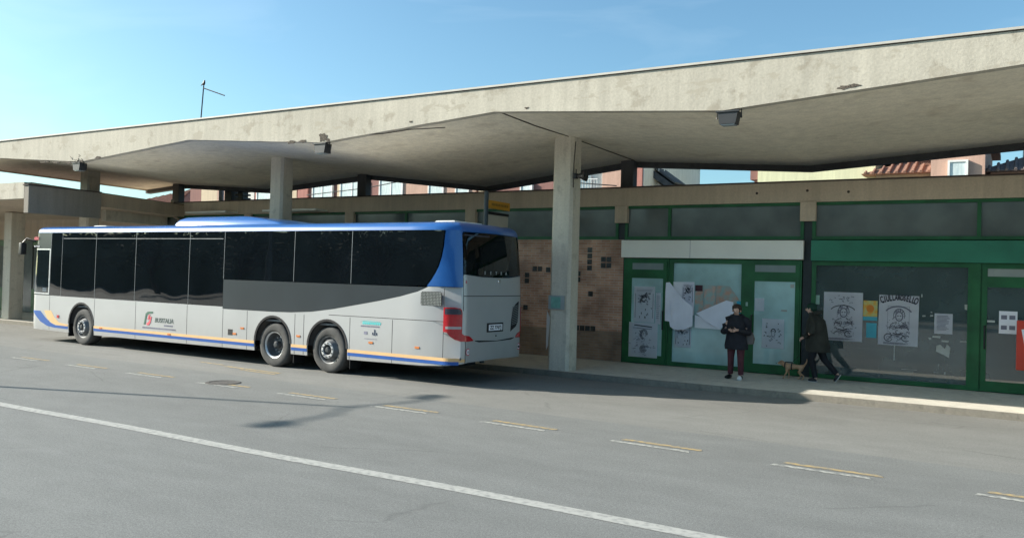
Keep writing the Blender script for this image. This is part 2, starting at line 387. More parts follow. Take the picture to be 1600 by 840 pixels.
for i, cx in enumerate(COLX):
    m_ = MB(); a, b, q = .25, .23, .06; zt = soff(cx, 16.5)+.05
    oc = [(cx-a+q, 16.5-b), (cx+a-q, 16.5-b), (cx+a, 16.5-b+q), (cx+a, 16.5+b-q), (cx+a-q, 16.5+b), (cx-a+q, 16.5+b), (cx-a, 16.5+b-q), (cx-a, 16.5-b+q)]
    rings = []
    for z, e in ((.12, 1.03), (.7, 1.02), (2.5, 1.0), (zt, .98)):
        rings.append([m_.bm.verts.new((cx+(x-cx)*e, 16.5+(y-16.5)*e, z)) for x, y in oc])
    m_._rings(rings); child(m_.build('column', COLM))
    if i < 4:
        m_ = MB(); m_.box((cx-.17, YR-.28, 4.35), (cx+.17, YR-.03, soff(cx, YR)+.01)); child(m_.build('rear_column', DARKC))
cr_ = MB()
for cx in COLX[2:3]: cr_.tube([(cx+.03, YF+.1, soff(cx, YF)-.012), (cx+.01, 15, soff(cx, 15)-.012), (cx+.12, 16.2, soff(cx, 16.2)-.014), (cx+.2, YR-.3, soff(cx+.2, YR-.3)-.012)], .012, 6)
cr_.tube([(-11.9, YF+.05, 5.03), (-11.4, YF+.08, 5.02), (-10.7, YF+.12, 5.07), (-10.0, YF+.35, 5.10)], .01, 6)
cr_.tube([(-8.33, 16.3, 5.1), (-8.34, 16.26, 4.6), (-8.34, 16.26, 4.1)], .012, 6)
child(cr_.build('conduit', mat('old_conduit', (.09, .075, .06), .8)))
rnd = random.Random(3)
def spall(x, z, w_, h_):
    n_ = 15; pts = []
    for i in range(n_):
        t = 2*PI*i/n_; k = .6+.6*rnd.random(); pts.append((x+math.cos(t)*w_*k, YF-.006, z+math.sin(t)*h_*k))
    sp_ = MB(); sp_.prism(pts, (0, .03, 0)); child(sp_.build('spalled_patch', SPALL))
for x, z, a, b in ((-13.95, 4.99, .16, .035), (-13.6, 4.985, .13, .03), (-13.0, 5.03, .13, .09), (-12.85, 4.97, .07, .03), (-23.6, 5.0, .22, .03), (-23.0, 4.96, .2, .03), (-22.4, 4.93, .12, .03), (-21.9, 4.93, .18, .04), (-21.1, 5.0, .14, .035), (-2.35, 5.125, .1, .035), (-2.2, 5.14, .1, .03), (-7.9, 5.26, .05, .02), (-10.6, 5.2, .04, .02)):
    spall(x, z, a, b)
# flood lamps hanging below the low points of the edge
def flood(x, z, label):
    t = empty('flood_lamp', (x, YF+.08, z), label, 'flood lamp', 'flood lamps under the canopy edge')
    h = MB(); h.prism([(-.17, -.10, .10), (.17, -.10, .10), (.13, -.10, -.10), (-.13, -.10, -.10)], (0, .2, 0)); h.box((-.19, -.12, .09), (.19, -.08, .115)); h.build('housing', mat('grey_cast_metal', (.045, .047, .05), .5, metal=.4), t)
    h = MB(); h.box((-.11, -.08, -.115), (.11, .08, -.101)); h.build('lens', mat('lamp_lens', (.3, .33, .35), .15, spec=.8), t)
    h = MB(); h.tube([(-.2, 0, 0), (-.2, 0, .16), (.2, 0, .16), (.2, 0, 0)], .014, 6); h.tube([(0, 0, .15), (0, 0, .26)], .02, 8)
    for k in (-.08, -.03, .03, .08): h.box((k-.006, .1, -.09), (k+.006, .16, .09))
    h.build('bracket', BLACKM, t)
flood(-22.05, 4.80, 'grey flood lamp with a bird nest like clump, furthest left under the canopy edge')
flood(-13.07, 4.80, 'grey flood lamp under the canopy edge above the long bus')
flood(-4.12, 4.80, 'grey flood lamp under the canopy edge above the shop sign boards')
cl = MB(); rn = random.Random(8)
for i in range(60):
    p = Vector((-22.05+rn.gauss(0, .12), YF+.02+rn.gauss(0, .03), 4.95+rn.gauss(0, .05))); d = Vector((rn.gauss(0, .08), rn.gauss(0, .03), rn.gauss(0, .06)))
    cl.tube([p, p+d], .006, 4)
tag(cl.build('bird_nest', SPALL), 'tangled twig bird nest on the leftmost flood lamp', 'nest')
# loudspeaker / camera on the front column
t = empty('loudspeaker', (-8.3, 16.3, 4.35), 'small dark horn loudspeaker fixed high on the concrete column behind the bus', 'loudspeaker')
h = MB(); h.lathe([(.03, 0), (.05, .08), (.12, .22), (.125, .235), (.02, .2)], 'X', (0, 0, 0), 18); h.build('horn', BLACKM, t, 40)
h = MB(); h.box((-.06, -.05, -.06), (.03, .05, .06), .01); h.tube([(0, 0, 0), (0, 0, .15)], .012); h.build('bracket', BLACKM, t)
# aerial on the canopy roof
t = empty('tv_aerial', (-21.55, 17, 5.69), 'thin rooftop aerial mast with a long side arm against the sky', 'aerial')
h = MB(); h.tube([(0, 0, 0), (.02, 0, 1.0), (.1, 0, 2.0)], .02, 6); h.build('mast', BLACKM, t)
h = MB(); h.tube([(.1, 0, 1.93), (1.05, .0, 1.62)], .018, 6)
for k in range(5): h.tube([(.25+k*.17, -.12, 1.88-k*.055), (.25+k*.17, .12, 1.88-k*.055)], .006, 4)
h.build('arm', BLACKM, t)
h = MB(); h.loft([(.17, 0, .86, .02, .02), (.2, 0, .9, .08, .06), (.22, 0, .95, .05, .04)], 8); h.tube([(.03, 0, .9), (.2, 0, .92)], .012, 4); h.build('junction_box', BLACKM, t)
t = MB(); t.loft([(0, 0, 0, .02, .02), (0, 0, .04, .05, .035), (.01, 0, .09, .05, .03), (.03, 0, .13, .025, .022), (.035, 0, .16, .018, .018)], 10); t.tube([(-.04, 0, .05), (-.13, 0, .01)], [.025, .01], 6)
tag(t.build('bird', BLACKM, None, 60, (-21.45, 17, 7.7)), 'small dark bird perched on the tip of the aerial mast', 'bird')

# ------------------------------------------------------------------ station building behind
YB = 19.19
sb_ = empty('station_building', (-8.4, YB, .12), 'low concrete and brick station block with green framed shopfronts under the canopy', 'building')
def bc(mb, name, m, smooth=None, label=None):
    o = mb.build(name, m, sb_, smooth); o.matrix_parent_inverse = Matrix.Translation((8.4, -YB, -.12))
    if label: o['label'] = label
    return o
def sub(mb, name, m, par): 
    o = mb.build(name, m, par); return o
BX0, BX1 = -26.2, 5.2
b = MB(); b.box((BX0, YB-.07, 3.95), (BX1, YB+.3, 4.39)); bc(b, 'front_beam', BEAM)
b = MB(); b.box((BX0-.05, YB-.11, 4.392), (BX1, YB+.25, 4.42)); bc(b, 'roof_edge', BITUM)
b = MB(); b.box((BX0, YB+.302, 4.1), (BX1, 26, 4.36)); bc(b, 'roof', mat('roof_felt', (.11, .11, .11), .9))
b = MB(); b.box((BX0, 25.8, .12), (BX1, 26, 4.09)); b.box((BX0, YB+.302, .12), (BX0+.2, 25.79, 4.09)); b.box((BX1-.2, YB+.302, .12), (BX1, 25.79, 4.09)); bc(b, 'rear_wall', BEAM)
b = MB(); b.box((BX0+.21, YB+.31, 3.12), (BX1-.21, 25.79, 3.2)); b.box((-8.45, YB+.31, .121), (-8.3, 25.79, 3.11)); b.box((-4.1, YB+.31, .121), (-3.95, 25.79, 3.11)); b.box((-3.94, 23.5, .121), (BX1-.21, 23.6, 3.11))
bc(b, 'inner_wall', mat('dim_interior_plaster', (.2, .2, .19), .8))
PX = [-26.1, -21.7, -17.3, -12.92, -8.45, -4.02, .41, 4.84]
for px in PX:
    b = MB(); b.box((px-.165, YB-.12, 3.53), (px+.165, YB+.2, 3.952), .008); bc(b, 'pier_head', BEAM)
    b = MB(); b.box((px-.09, YB-.02, .12), (px+.09, YB+.12, 3.528)); bc(b, 'steel_post', DKPOST)
for x, z in ((-5.15, 4.17), (-4.05, 4.2), (-3.2, 4.15)):
    b = MB(); b.lathe([(.001, 0), (.03, 0)], 'Y', (x, YB-.075, z), 12); bc(b, 'drain_hole', BITUM)
def frame_unit(kind, x0, x1, z0, z1, fw, pane, mull=(), rails=(), dy=0):
    """a framed opening: green members butted end to end, one pane per field"""
    f = MB(); y0, y1 = YB-.05+dy, YB+.04+dy
    f.box((x0, y0, z0), (x0+fw, y1, z1)); f.box((x1-fw, y0, z0), (x1, y1, z1))
    f.box((x0+fw, y0+.002, z0), (x1-fw, y1, z0+fw)); f.box((x0+fw, y0+.002, z1-fw), (x1-fw, y1, z1))
    xsn = [x0+fw] + [m for m in mull] + [x1-fw]
    for m in mull: f.box((m-fw/2, y0+.001, z0+fw), (m+fw/2, y1, z1-fw))
    fo = bc(f, kind, GREEN)
    for a, c in zip([x0+fw] + [m+fw/2 for m in mull], [m-fw/2 for m in mull] + [x1-fw]):
        zs = [z0+fw] + [v for r in rails for v in r] + [z1-fw]
        p = MB(); p.box((a, YB-.004+dy, z0+fw), (c, YB+.004+dy, z1-fw))
        po = p.build('pane', pane, fo)
    return fo
# clerestory of every bay
for a, c, ml in ((-26.1, -21.7, (-24.4,)), (-21.7, -17.3, (-19.9,)), (-17.3, -12.92, (-15.2,)), (-12.92, -8.45, ()), (-8.45, -4.02, (-7.22,)), (-4.02, .41, (-.74,)), (.41, 4.84, (1.9,))):
    frame_unit('clerestory_window', a+.09, c-.09, 3.13, 3.948, .07, CLER, ml)
# hidden and left-hand bays
for a, c in ((-26.1, -21.7), (-21.7, -17.3), (-17.3, -12.92)):
    frame_unit('shop_window', a+.09, c-.09, .13, 3.12, .1, SHOPG, ((a+c)/2,))
# brick bay with glass blocks
b = MB(); b.box((-12.82, YB-.03, .85), (-8.39, YB+.2, 3.125)); bw = bc(b, 'brick_wall', BRICK)
b = MB(); b.box((-12.82, YB-.035, .121), (-8.39, YB+.2, .848)); bc(b, 'brick_plinth', BRICKD)
GB = mat('glass_block', (.06, .062, .06), .25, var=.5, scale=9, spec=.7); GBF = mat('block_mortar', (.27, .25, .22), .9)
for x, z, nx, nz in ((-9.37, 2.35, 1, 4), (-8.99, 2.42, 2, 2), (-10.95, 2.30, 2, 1), (-10.55, 2.28, 1, 1), (-9.68, 2.05, 1, 2), (-9.32, 1.70, 1, 1), (-9.68, .83, 4, 1), (-11.18, 1.98, 1, 2), (-11.2, 1.28, 1, 1)):
    for i in range(nx):
        for j in range(nz):
            q = MB(); q.box((x+i*.15, YB-.045, z+j*.15), (x+i*.15+.125, YB-.02, z+j*.15+.125), .006); q.build('glass_block', GB, bw)
b = MB()
for k in range(4): b.box((-9.7+k*.15, YB-.05, .83), (-9.7+k*.15+.12, YB-.028, .95))
# bay of the left shop
b = MB(); b.box((-8.40, YB-.16, 2.685), (-4.09, YB-.052, 3.105), .006); so_ = bc(b, 'sign_board', SIGNW, label='pale grey blank sign board')
b = MB(); b.box((-6.655, YB-.163, 2.685), (-6.648, YB-.161, 3.105)); b.build('board_joint', INK2, so_)
frame_unit('door_surround', -8.36, -7.20, .13, 2.67, .13, TEAL)
def door(x0, x1, hx, pane, transom, label):
    d = MB(); y0, y1 = YB-.075, YB-.052
    st = .09
    d.box((x0, y0, .14), (x0+st, y1, 2.60)); d.box((x1-st, y0, .14), (x1, y1, 2.60))
    d.box((x0+st, y0, .14), (x1-st, y1, .34)); d.box((x0+st, y0, 2.19), (x1-st, y1, 2.40)); d.box((x0+st, y0, 2.555), (x1-st, y1, 2.60))
    do = bc(d, 'door', GREEN, label=label)
    p = MB(); p.box((x0+st, YB-.066, .34), (x1-st, YB-.060, 2.19)); p.build('pane', pane, do)
    p = MB(); p.box((x0+st, YB-.066, 2.40), (x1-st, YB-.060, 2.555)); p.build('transom', transom, do)
    h = MB(); h.tube([(hx, YB-.08, .98), (hx, YB-.14, .98), (hx, YB-.14, 1.42), (hx, YB-.08, 1.42)], .018, 8); h.build('handle', BLACKM, do)
door(-8.22, -7.24, -7.30, TEAL, TRANSG, 'green framed glass door with line drawing posters')
frame_unit('shop_window', -7.19, -5.36, .13, 2.67, .10, TEAL)
frame_unit('door_surround', -5.35, -4.13, .13, 2.67, .09, TEAL)
door(-5.24, -4.17, -5.19, TEAL, TRANSG, 'green framed glass door with one small poster')
b = MB(); b.box((-5.4, YB-.06, .131), (-5.2, YB-.052, 2.66)); bc(b, 'frame_post', GREEN)
# bay of the right shop
b = MB(); b.box((-3.93, YB-.14, 2.665), (.31, YB-.052, 3.11), .006); bc(b, 'sign_board', GREEN2, label='faded green blank sign board')
frame_unit('shop_window', -3.92, -.82, .13, 2.66, .09, SHOPG)
b = MB(); b.box((-.83, YB-.08, .131), (-.69, YB+.03, 2.66)); bc(b, 'frame_post', GREEN)
frame_unit('door_surround', -.69, .32, .13, 2.66, .06, SHOPG)
door(-.66, .28, -.60, SHOPG, mat('pale_transom', (.30, .33, .31), .4), 'dark glass door with a pale transom')
b = MB(); b.box((.5, YB-.14, 2.665), (4.75, YB-.052, 3.11), .006); bc(b, 'sign_board', GREEN2)
frame_unit('shop_window', .5, 4.75, .13, 2.66, .09, SHOPG, (2.6,))
# pipe at the left corner of the facade
b = MB(); b.tube([(-25.5, YB-.15, 4.5), (-25.5, YB-.15, 3.95), (-25.1, YB-.15, 3.8), (-25.1, YB-.15, .15)], .05, 10); bc(b, 'downpipe', BEAM, 40)
for a, c in ((-24.2, -22.2), (-20.5, -18.2)):
    b = MB(); b.box((a, YB-.6, 3.97), (c, YB-.075, 4.03), .01); bc(b, 'light_box', SIGNW)
# interior furniture silhouettes of the dark shop
t = empty('shop_counter', (-2.2, 21.6, .12), 'dim counter standing inside the dark shop', 'counter')
q = MB(); q.box((-1, -.3, 0), (1, .3, .95), .01); q.build('cabinet', mat('counter_wood', (.12, .1, .09), .6), t); q = MB(); q.box((-1.05, -.35, .952), (1.05, .35, .99)); q.build('top', SIGNW, t)

# side return beam and the wing at far left
wg = empty('side_wing', (-25.9, 17, .12), 'grey concrete side wall and lower canopy beyond the front of the bus', 'building')
def wc(mb, name, m):
    o = mb.build(name, m, wg); o.matrix_parent_inverse = Matrix.Translation((25.9, -17, -.12)); return o
b = MB(); b.box((-24.9, 13.6, 3.60), (-24.66, 15.85, 4.40), .01); wc(b, 'side_wall', concrete('grey_side_plaster', (.30, .27, .23), (.24, .21, .18), .3)); b = MB(); b.box((-26.05, 16.76, 3.6), (-25.8, 19.1, 4.36), .01); wc(b, 'side_wall', COLM)
b = MB(); b.box((-26.08, 16.77, 4.362), (-25.77, 19.1, 4.40)); wc(b, 'wall_coping', BITUM); b = MB(); b.box((-24.93, 13.57, 4.402), (-24.63, 15.85, 4.43)); wc(b, 'wall_coping', BITUM)
b = MB(); b.box((-48, 13.6, 4.02), (-24.91, 13.8, 4.50)); wc(b, 'low_canopy_fascia', FASC)
b = MB(); b.prism([(-48, 13.8, 4.05), (-48, 19.2, 3.9), (-48, 19.2, 4.3), (-48, 13.8, 4.5)], (23.05, 0, 0)); wc(b, 'low_canopy_slab', BEAM); b = MB(); b.prism([(-48, 13.82, 4.504), (-48, 19.2, 4.304), (-48, 19.2, 4.32), (-48, 13.82, 4.52)], (23.05, 0, 0)); wc(b, 'low_canopy_bounce_cover', BITUM)  # unseen dark top sheet, added to cut bounced light on the soffit
for cx, cy in ((-31.2, 16.75), (-36.5, 16.75), (-42, 16.75)):
    b = MB(); b.box((cx-.24, cy-.25, .12), (cx+.24, cy+.25, 3.95), .03); wc(b, 'wing_column', COLM)
b = MB(); b.box((-48, 19.3, 3.1), (-26.4, 19.6, 4.0)); b.box((-48, 19.62, .12), (-26.4, 25, 3.9)); wc(b, 'wing_wall', BEAM)
for k in range(7):
    x0 = -45 + k*2.6
    b = MB(); b.box((x0, 19.31, .14), (x0+1.3, 19.38, 1.1)); b.box((x0, 19.33, 2.85), (x0+1.3, 19.4, 3.08)); wo = wc(b, 'wing_door', GREEN)
    b = MB(); b.box((x0+.05, 19.345, 1.1), (x0+1.25, 19.36, 2.85)); b.build('pane', CLER, wo)
    b = MB(); b.box((x0+1.31, 19.32, .14), (x0+2.59, 19.37, 3.08)); wc(b, 'wing_window', CLER)

# ------------------------------------------------------------------ posters and notices on the glass
def strokes(mb, pts, wdt, y):
    """a flat ink line through pts (x,z)"""
    for (x0, z0), (x1, z1) in zip(pts, pts[1:]):
        d = Vector((x1-x0, z1-z0)); 
        if d.length < 1e-5: continue
        n_ = Vector((-d.y, d.x)).normalized()*wdt/2; e = d.normalized()*wdt*.3
        mb.face([(x0-e.x+n_.x, y, z0-e.y+n_.y), (x0-e.x-n_.x, y, z0-e.y-n_.y), (x1+e.x-n_.x, y, z1+e.y-n_.y), (x1+e.x+n_.x, y, z1+e.y+n_.y)])
def arc(cx, cz, rx, rz, a0=0, a1=2*PI, n=14): return [(cx+rx*math.cos(a0+(a1-a0)*i/n), cz+rz*math.sin(a0+(a1-a0)*i/n)) for i in range(n+1)]
def squig(rn, cx, cz, w_, h_, n=7): 
    x, z = cx, cz; out = []
    for i in range(n): out.append((cx+rn.uniform(-w_, w_), cz+rn.uniform(-h_, h_)))
    return out
YP = YB-.012
def poster(x0, x1, z0, z1, label, style, seed, group='line drawing posters on the shop glass', tilt=0, y=YP, paper=None):
    rn = random.Random(seed); t = empty('poster', ((x0+x1)/2, y, z0), label, 'poster', group)
    w_, h_ = x1-x0, z1-z0; t.rotation_euler = (0, tilt, 0)
    p = MB(); nx, nz = 6, 8; vs = [[p.bm.verts.new((-w_/2+w_*i/nx, -.002-.006*abs(mnoise.noise(Vector((i*.9, j*.8, seed)))), h_*j/nz)) for j in range(nz+1)] for i in range(nx+1)]
    for i in range(nx):
        for j in range(nz): p.bm.faces.new((vs[i][j], vs[i+1][j], vs[i+1][j+1], vs[i][j+1]))
    bmesh.ops.solidify(p.bm, geom=p.bm.faces[:], thickness=.001)
    p.build('sheet', paper or PAPER, t)
    k = MB(); k2 = MB(); yy = -.0115; s = w_
    lw = .009
    if style in ('rider', 'rider_title', 'hat'):
        cx, cz = .02*s, h_*.58
        for q in range(3): strokes(k2, arc(cx, cz, .10*s-q*.008, .13*s-q*.006), lw*.7, yy)             # face and hair
        strokes(k, arc(cx, cz+.02*s, .14*s, .19*s, -.3, PI+.3), lw, yy)
        for e in (-1, 1): strokes(k, arc(cx+e*.035*s, cz+.01, .015*s, .01*s), lw*.8, yy)
        strokes(k2, arc(cx, cz-.06*s, .03*s, .012*s, PI, 2*PI), lw*.7, yy)
        strokes(k, [(cx-.06*s, cz-.15*s), (cx-.2*s, cz-.22*s), (cx-.24*s, cz-.36*s)], lw, yy); strokes(k, [(cx+.06*s, cz-.15*s), (cx+.2*s, cz-.22*s), (cx+.22*s, cz-.34*s)], lw, yy)
        for q in range(9): strokes(k2, squig(rn, cx+rn.uniform(-.2, .2)*s, cz-.28*s, .09*s, .05*s), lw*.6, yy)
        for wx in (-.24, .2) if style != 'hat' else (.16,):                                              # wheels
            for q in (.105, .09, .04): strokes(k if q > .1 else k2, arc(wx*s, h_*.15, q*s, q*s*(1 if wx < 0 else .8), rn.uniform(0, 1), rn.uniform(5, 6.2)), lw*(1.1 if q > .1 else .6), yy)
        strokes(k, [(-.22*s, h_*.15), (-.12*s, h_*.21), (-.02*s, h_*.19), (.1*s, h_*.22), (.2*s, h_*.15)], lw*1.2, yy); strokes(k, [(-.12*s, h_*.24), (.0, h_*.22), (.12*s, h_*.25)], lw*2.2, yy)
        for q in range(6): strokes(k2, squig(rn, rn.uniform(-.2, .2)*s, h_*.17, .06*s, .03*s, 5), lw*.6, yy)
        if style == 'hat': strokes(k, arc(0, h_*.60, .32*s, .17*s, .35, PI-.35), lw*1.8, yy)
        else: strokes(k2, [(-.27*s, h_*.3), (-.27*s, h_*.78), (.27*s, h_*.78), (.27*s, h_*.3)], lw*.5, yy)
        for q in range(26 if style == 'hat' else 0): strokes(k2, squig(rn, rn.uniform(-.36, .36)*s, h_*rn.uniform(.78, .93), .03*s, .02*s, 4), lw*.6, yy)
        for q in range(46): strokes(k2, squig(rn, rn.uniform(-.30, .30)*s, h_*rn.uniform(.08, .50), .03*s, .025*s, 4), lw*.5, yy)
        for q in range(20): strokes(k, squig(rn, rn.gauss(0, .13)*s, h_*rn.uniform(.2, .46), .03*s, .03*s, 3), lw*.8, yy)
        for q in range(26): a_ = rn.uniform(-.2, PI+.2); strokes(k2, [(cx+.11*s*math.cos(a_), cz+.14*s*math.sin(a_)), (cx+.17*s*math.cos(a_+.1), cz+.24*s*math.sin(a_+.1)-.02)], lw*.7, yy)
        for q in range(9): strokes(k2, [(-.36*s, h_*(.055-.004*q)), (rn.uniform(.0, .36)*s, h_*(.055-.004*q))], lw*.3, yy)
    elif style == 'comic':
        for q in range(34): strokes(k if q % 3 == 0 else k2, squig(rn, rn.uniform(-.3, .3)*s, h_*rn.uniform(.5, .82), .05*s, .04*s, 5), lw*rn.uniform(.6, 1.2), yy)
        for q in range(3): strokes(k, arc(0, h_*.66, (.1+.03*q)*s, (.12+.02*q)*s, .2*q, 5.), lw, yy)
        for q in range(7):
            cx = rn.uniform(-.35, .35)*s; cz = h_*rn.uniform(.08, .45); strokes(k, squig(rn, cx, cz, .03*s, .05*s, 5), lw, yy)
        for e in (-.42, .42): strokes(k, [(e*s, h_*.12), (e*s, h_*.8)], lw*.9, yy)
        for q in range(2): strokes(k2, [(-.38*s, h_*(.9-q*.035)), (.38*s, h_*(.9-q*.035))], lw*.6, yy)
    elif style == 'figure':
        for q in range(44): strokes(k2, squig(rn, rn.gauss(0, .2)*s, h_*rn.uniform(.08, .75), .07*s, .05*s, 4), lw*.6, yy)
        for q in range(4): strokes(k, arc(.03*s, h_*.66, (.07+.02*q)*s, (.11+.02*q)*s, 0, 4.5), lw*.8, yy)
        for q in range(3): strokes(k, arc(.02*s, h_*.25, (.06+.03*q)*s, (.05+.03*q)*s, 1, 6), lw*1.1, yy)
        strokes(k, [(-.3*s, h_*.92), (.3*s, h_*.88)], lw*2.4, yy); strokes(k2, [(-.36*s, h_*.84), (.3*s, h_*.82)], lw*1.2, yy)
    elif style == 'small':
        strokes(k, arc(.02*s, h_*.55, .1*s, .15*s, .1, PI-.1), lw*2, yy); strokes(k, arc(.02*s, h_*.5, .08*s, .13*s), lw*.8, yy)
        for q in range(16):
            side = -1 if q % 2 else 1; strokes(k, squig(rn, side*rn.uniform(.22, .38)*s, h_*rn.uniform(.06, .9), .04*s, .03*s, 4), lw*1.2, yy)
        for q in range(12): strokes(k2, squig(rn, rn.uniform(-.2, .2)*s, h_*rn.uniform(.2, .42), .06*s, .02*s, 4), lw*.7, yy)
    elif style == 'text':
        for q in range(12): strokes(k2, [(-.36*s, h_*(.88-q*.062)), (rn.uniform(.1, .36)*s, h_*(.88-q*.062))], .008, yy)
    if len(k.bm.faces): k.build('drawing', INK, t)
    if len(k2.bm.faces): k2.build('shading', INK2, t)
    return t
def arc_title(t, txt, w_, zc, R, size):
    n_ = len(txt); half = w_*.43
    th = half/R
    m_all = MB()
    for i, ch in enumerate(txt):
        a = -th + 2*th*i/(n_-1); sz = size*(1+.35*abs(2*i/(n_-1)-1))
        mw = Matrix.Translation((R*math.sin(a), -.0118, zc + R*math.cos(a) - R - sz*.75)) @ Matrix.Rotation(a, 4, 'Y') @ FACE_S @ Matrix.Diagonal((.8, 1.55, 1, 1))
        o = text_mesh(ch, sz, INK, 'title_letter', None, mw, .004, 'CENTER', .0004)
        m_all.bm.from_mesh(o.data); bpy.data.objects.remove(o)
    m_all.build('title', INK, t)
poster(-8.06, -7.52, 1.13, 1.99, 'comic strip poster, upper one on the left door', 'comic', 11, y=YB-.084)
poster(-8.17, -7.43, .28, 1.12, 'large figure drawing poster, lower one on the left door', 'figure', 12, y=YB-.084)
poster(-7.03, -6.62, .58, 1.2, 'small ink poster below the hanging torn sheet', 'comic', 13)
poster(-4.96, -4.47, .70, 1.36, 'small poster with scattered ink figures on the door behind the standing person', 'small', 14, y=YB-.084)
poster(-3.66, -2.87, .96, 2.0, 'large poster of a woman under a wide hat line, beside the walking man', 'hat', 15)
pt = poster(-2.56, -1.80, .93, 1.97, 'large poster lettered CIULLAROSELLO with a motorcycle rider', 'rider_title', 16, tilt=.012)
arc_title(pt, 'CIULLAROSELLO', .72, 1.02, .95, .095)
k = MB(); strokes(k, arc(0, .62, .27, .19, .5, PI-.5), .025, -.0118); k.build('banner', INK2, pt)
poster(-1.5, -1.17, 1.22, 1.63, 'white flyer with a small picture, right of the motorcycle poster', 'text', 17, group=None)
poster(-5.13, -4.92, 1.52, 1.81, 'blank white sheet on the door behind the standing person', 'blank', 18, group=None, y=YB-.084)
poster(-8.05+.55, -7.37, 1.1, 1.85, 'narrow sheet half hidden behind the comic strip poster', 'text', 19, group=None, y=YB-.078)
# orange flyer, cyan flyers
def flyer(x0, x1, z0, z1, m, label, y=YP, extra=None):
    t = empty('flyer', ((x0+x1)/2, y, z0), label, 'flyer'); w_, h_ = x1-x0, z1-z0
    p = MB(); p.box((-w_/2, -.003, 0), (w_/2, 0, h_)); p.build('sheet', m, t)
    if extra: extra(t, w_, h_)
    return t
OR = mat('orange_print', (.62, .33, .05), .7, scale=9, col2=(.45, .48, .2), contrast=(.42, .6)); CY = mat('cyan_print', (.07, .36, .45), .7, var=.15); PEA = mat('peach_print', (.55, .34, .26), .7, scale=6, col2=(.30, .45, .44), contrast=(.4, .6))
def of(t, w_, h_):
    q = MB(); q.box((-w_/2, -.005, 0), (w_/2, -.0035, h_*.2)); q.build('colour_band', CY, t)
    q = MB(); q.lathe([(.001, -.0045), (.08, -.0045)], 'Y', (0, 0, h_*.6), 16); q.build('colour_spot', mat('deep_orange_print', (.6, .2, .03), .7), t)
flyer(-2.86, -2.58, 1.42, 1.84, OR, 'orange and yellow flyer between the two large posters', extra=of)
flyer(-2.79, -2.59, 1.06, 1.37, CY, 'plain cyan flyer below the orange one')
# clutch of coloured posters half covered by torn white sheets
def quad_sheet(name, pts, m, label, y0=YP-.02, thick=.0015, cat='poster', group=None, bulge=.05):
    """a torn sheet of paper: outline in (x,z), bellied out from the glass"""
    b = MB(); cx = sum(p[0] for p in pts)/len(pts); cz = sum(p[1] for p in pts)/len(pts)
    f = b.face([(x-cx, 0, z-cz) for x, z in pts])
    bmesh.ops.triangulate(b.bm, faces=[f]); bmesh.ops.subdivide_edges(b.bm, edges=b.bm.edges[:], cuts=3, use_grid_fill=True)
    bmesh.ops.triangulate(b.bm, faces=b.bm.faces[:])
    rad = max(math.hypot(x-cx, z-cz) for x, z in pts)
    for v in b.bm.verts:
        q = v.co; f_ = max(0, 1-(math.hypot(q.x, q.z)/rad)**2)
        v.co.y = -bulge*f_ - .035*bulge/.05*abs(mnoise.noise(Vector((q.x*5, q.z*5, len(pts)))))
    bmesh.ops.solidify(b.bm, geom=b.bm.faces[:], thickness=thick)
    o = b.build(name, m, None, 50, (cx, y0, cz)); return tag(o, label, cat, group)
quad_sheet('poster', [(-7.23, 2.12), (-6.57, 2.13), (-6.57, 1.35), (-7.23, 1.35)], PAPER, 'ink printed poster peeking out behind the hanging white sheet', YP-.004, bulge=.004)
t_ = poster(-6.86, -6.585, 1.6, 2.10, 'dark corner print under the curled sheet', 'comic', 31, group=None, y=YP-.012)
quad_sheet('flyer', [(-6.55, 2.06), (-6.35, 2.06), (-6.35, 1.2), (-6.55, 1.2)], PEA, 'peach flyer strip at the left of the coloured row', YP-.004, bulge=.004, cat='flyer')
quad_sheet('flyer', [(-6.34, 2.06), (-6.06, 2.06), (-6.06, 1.2), (-6.34, 1.2)], mat('pale_teal_print', (.35, .48, .47), .7, scale=7, col2=(.56, .40, .33), contrast=(.45, .6)), 'pale teal and pink flyer in the middle of the coloured row', YP-.004, bulge=.004, cat='flyer')
quad_sheet('flyer', [(-6.05, 2.06), (-5.74, 2.06), (-5.5, 1.75), (-5.5, 1.2), (-6.05, 1.2)], PEA, 'cream and peach flyer at the right of the coloured row', YP-.004, bulge=.004, cat='flyer')
flyer(-5.56, -5.41, 1.38, 1.72, mat('bright_cyan_print', (.05, .42, .58), .7), 'bright cyan flyer behind the head of the standing person', y=YP-.008)
flyer(-6.55, -6.37, 1.92, 2.06, mat('dark_red_print', (.06, .02, .03), .7), 'small dark card at the top left of the coloured flyers', y=YP-.009)
quad_sheet('torn_or_sun_sheet', [(-7.25, 2.10), (-7.16, 2.11), (-6.86, 1.78), (-6.56, 1.54), (-6.56, 1.1), (-6.68, 1.05), (-6.75, 1.0), (-7.0, .99), (-7.10, 1.06), (-7.13, 1.18), (-7.24, 1.19)], PAPERB, 'large torn white sheet hanging folded over the left of the shop window', YP-.06, cat='torn poster', bulge=.06)
quad_sheet('torn_or_sun_sheet', [(-6.50, 1.40), (-5.78, 1.73), (-5.62, 1.70), (-5.60, 1.45), (-5.9, 1.06), (-6.2, 1.2)], PAPERB, 'torn white sheet flap curled across the coloured flyers', YP-.05, cat='torn poster', bulge=.05)
quad_sheet('poster', [(-6.53, 1.36), (-6.2, 1.28), (-5.9, 1.05), (-6.53, 1.06)], PAPER, 'lower corner of a printed poster under the torn flap', YP-.03, bulge=.01)
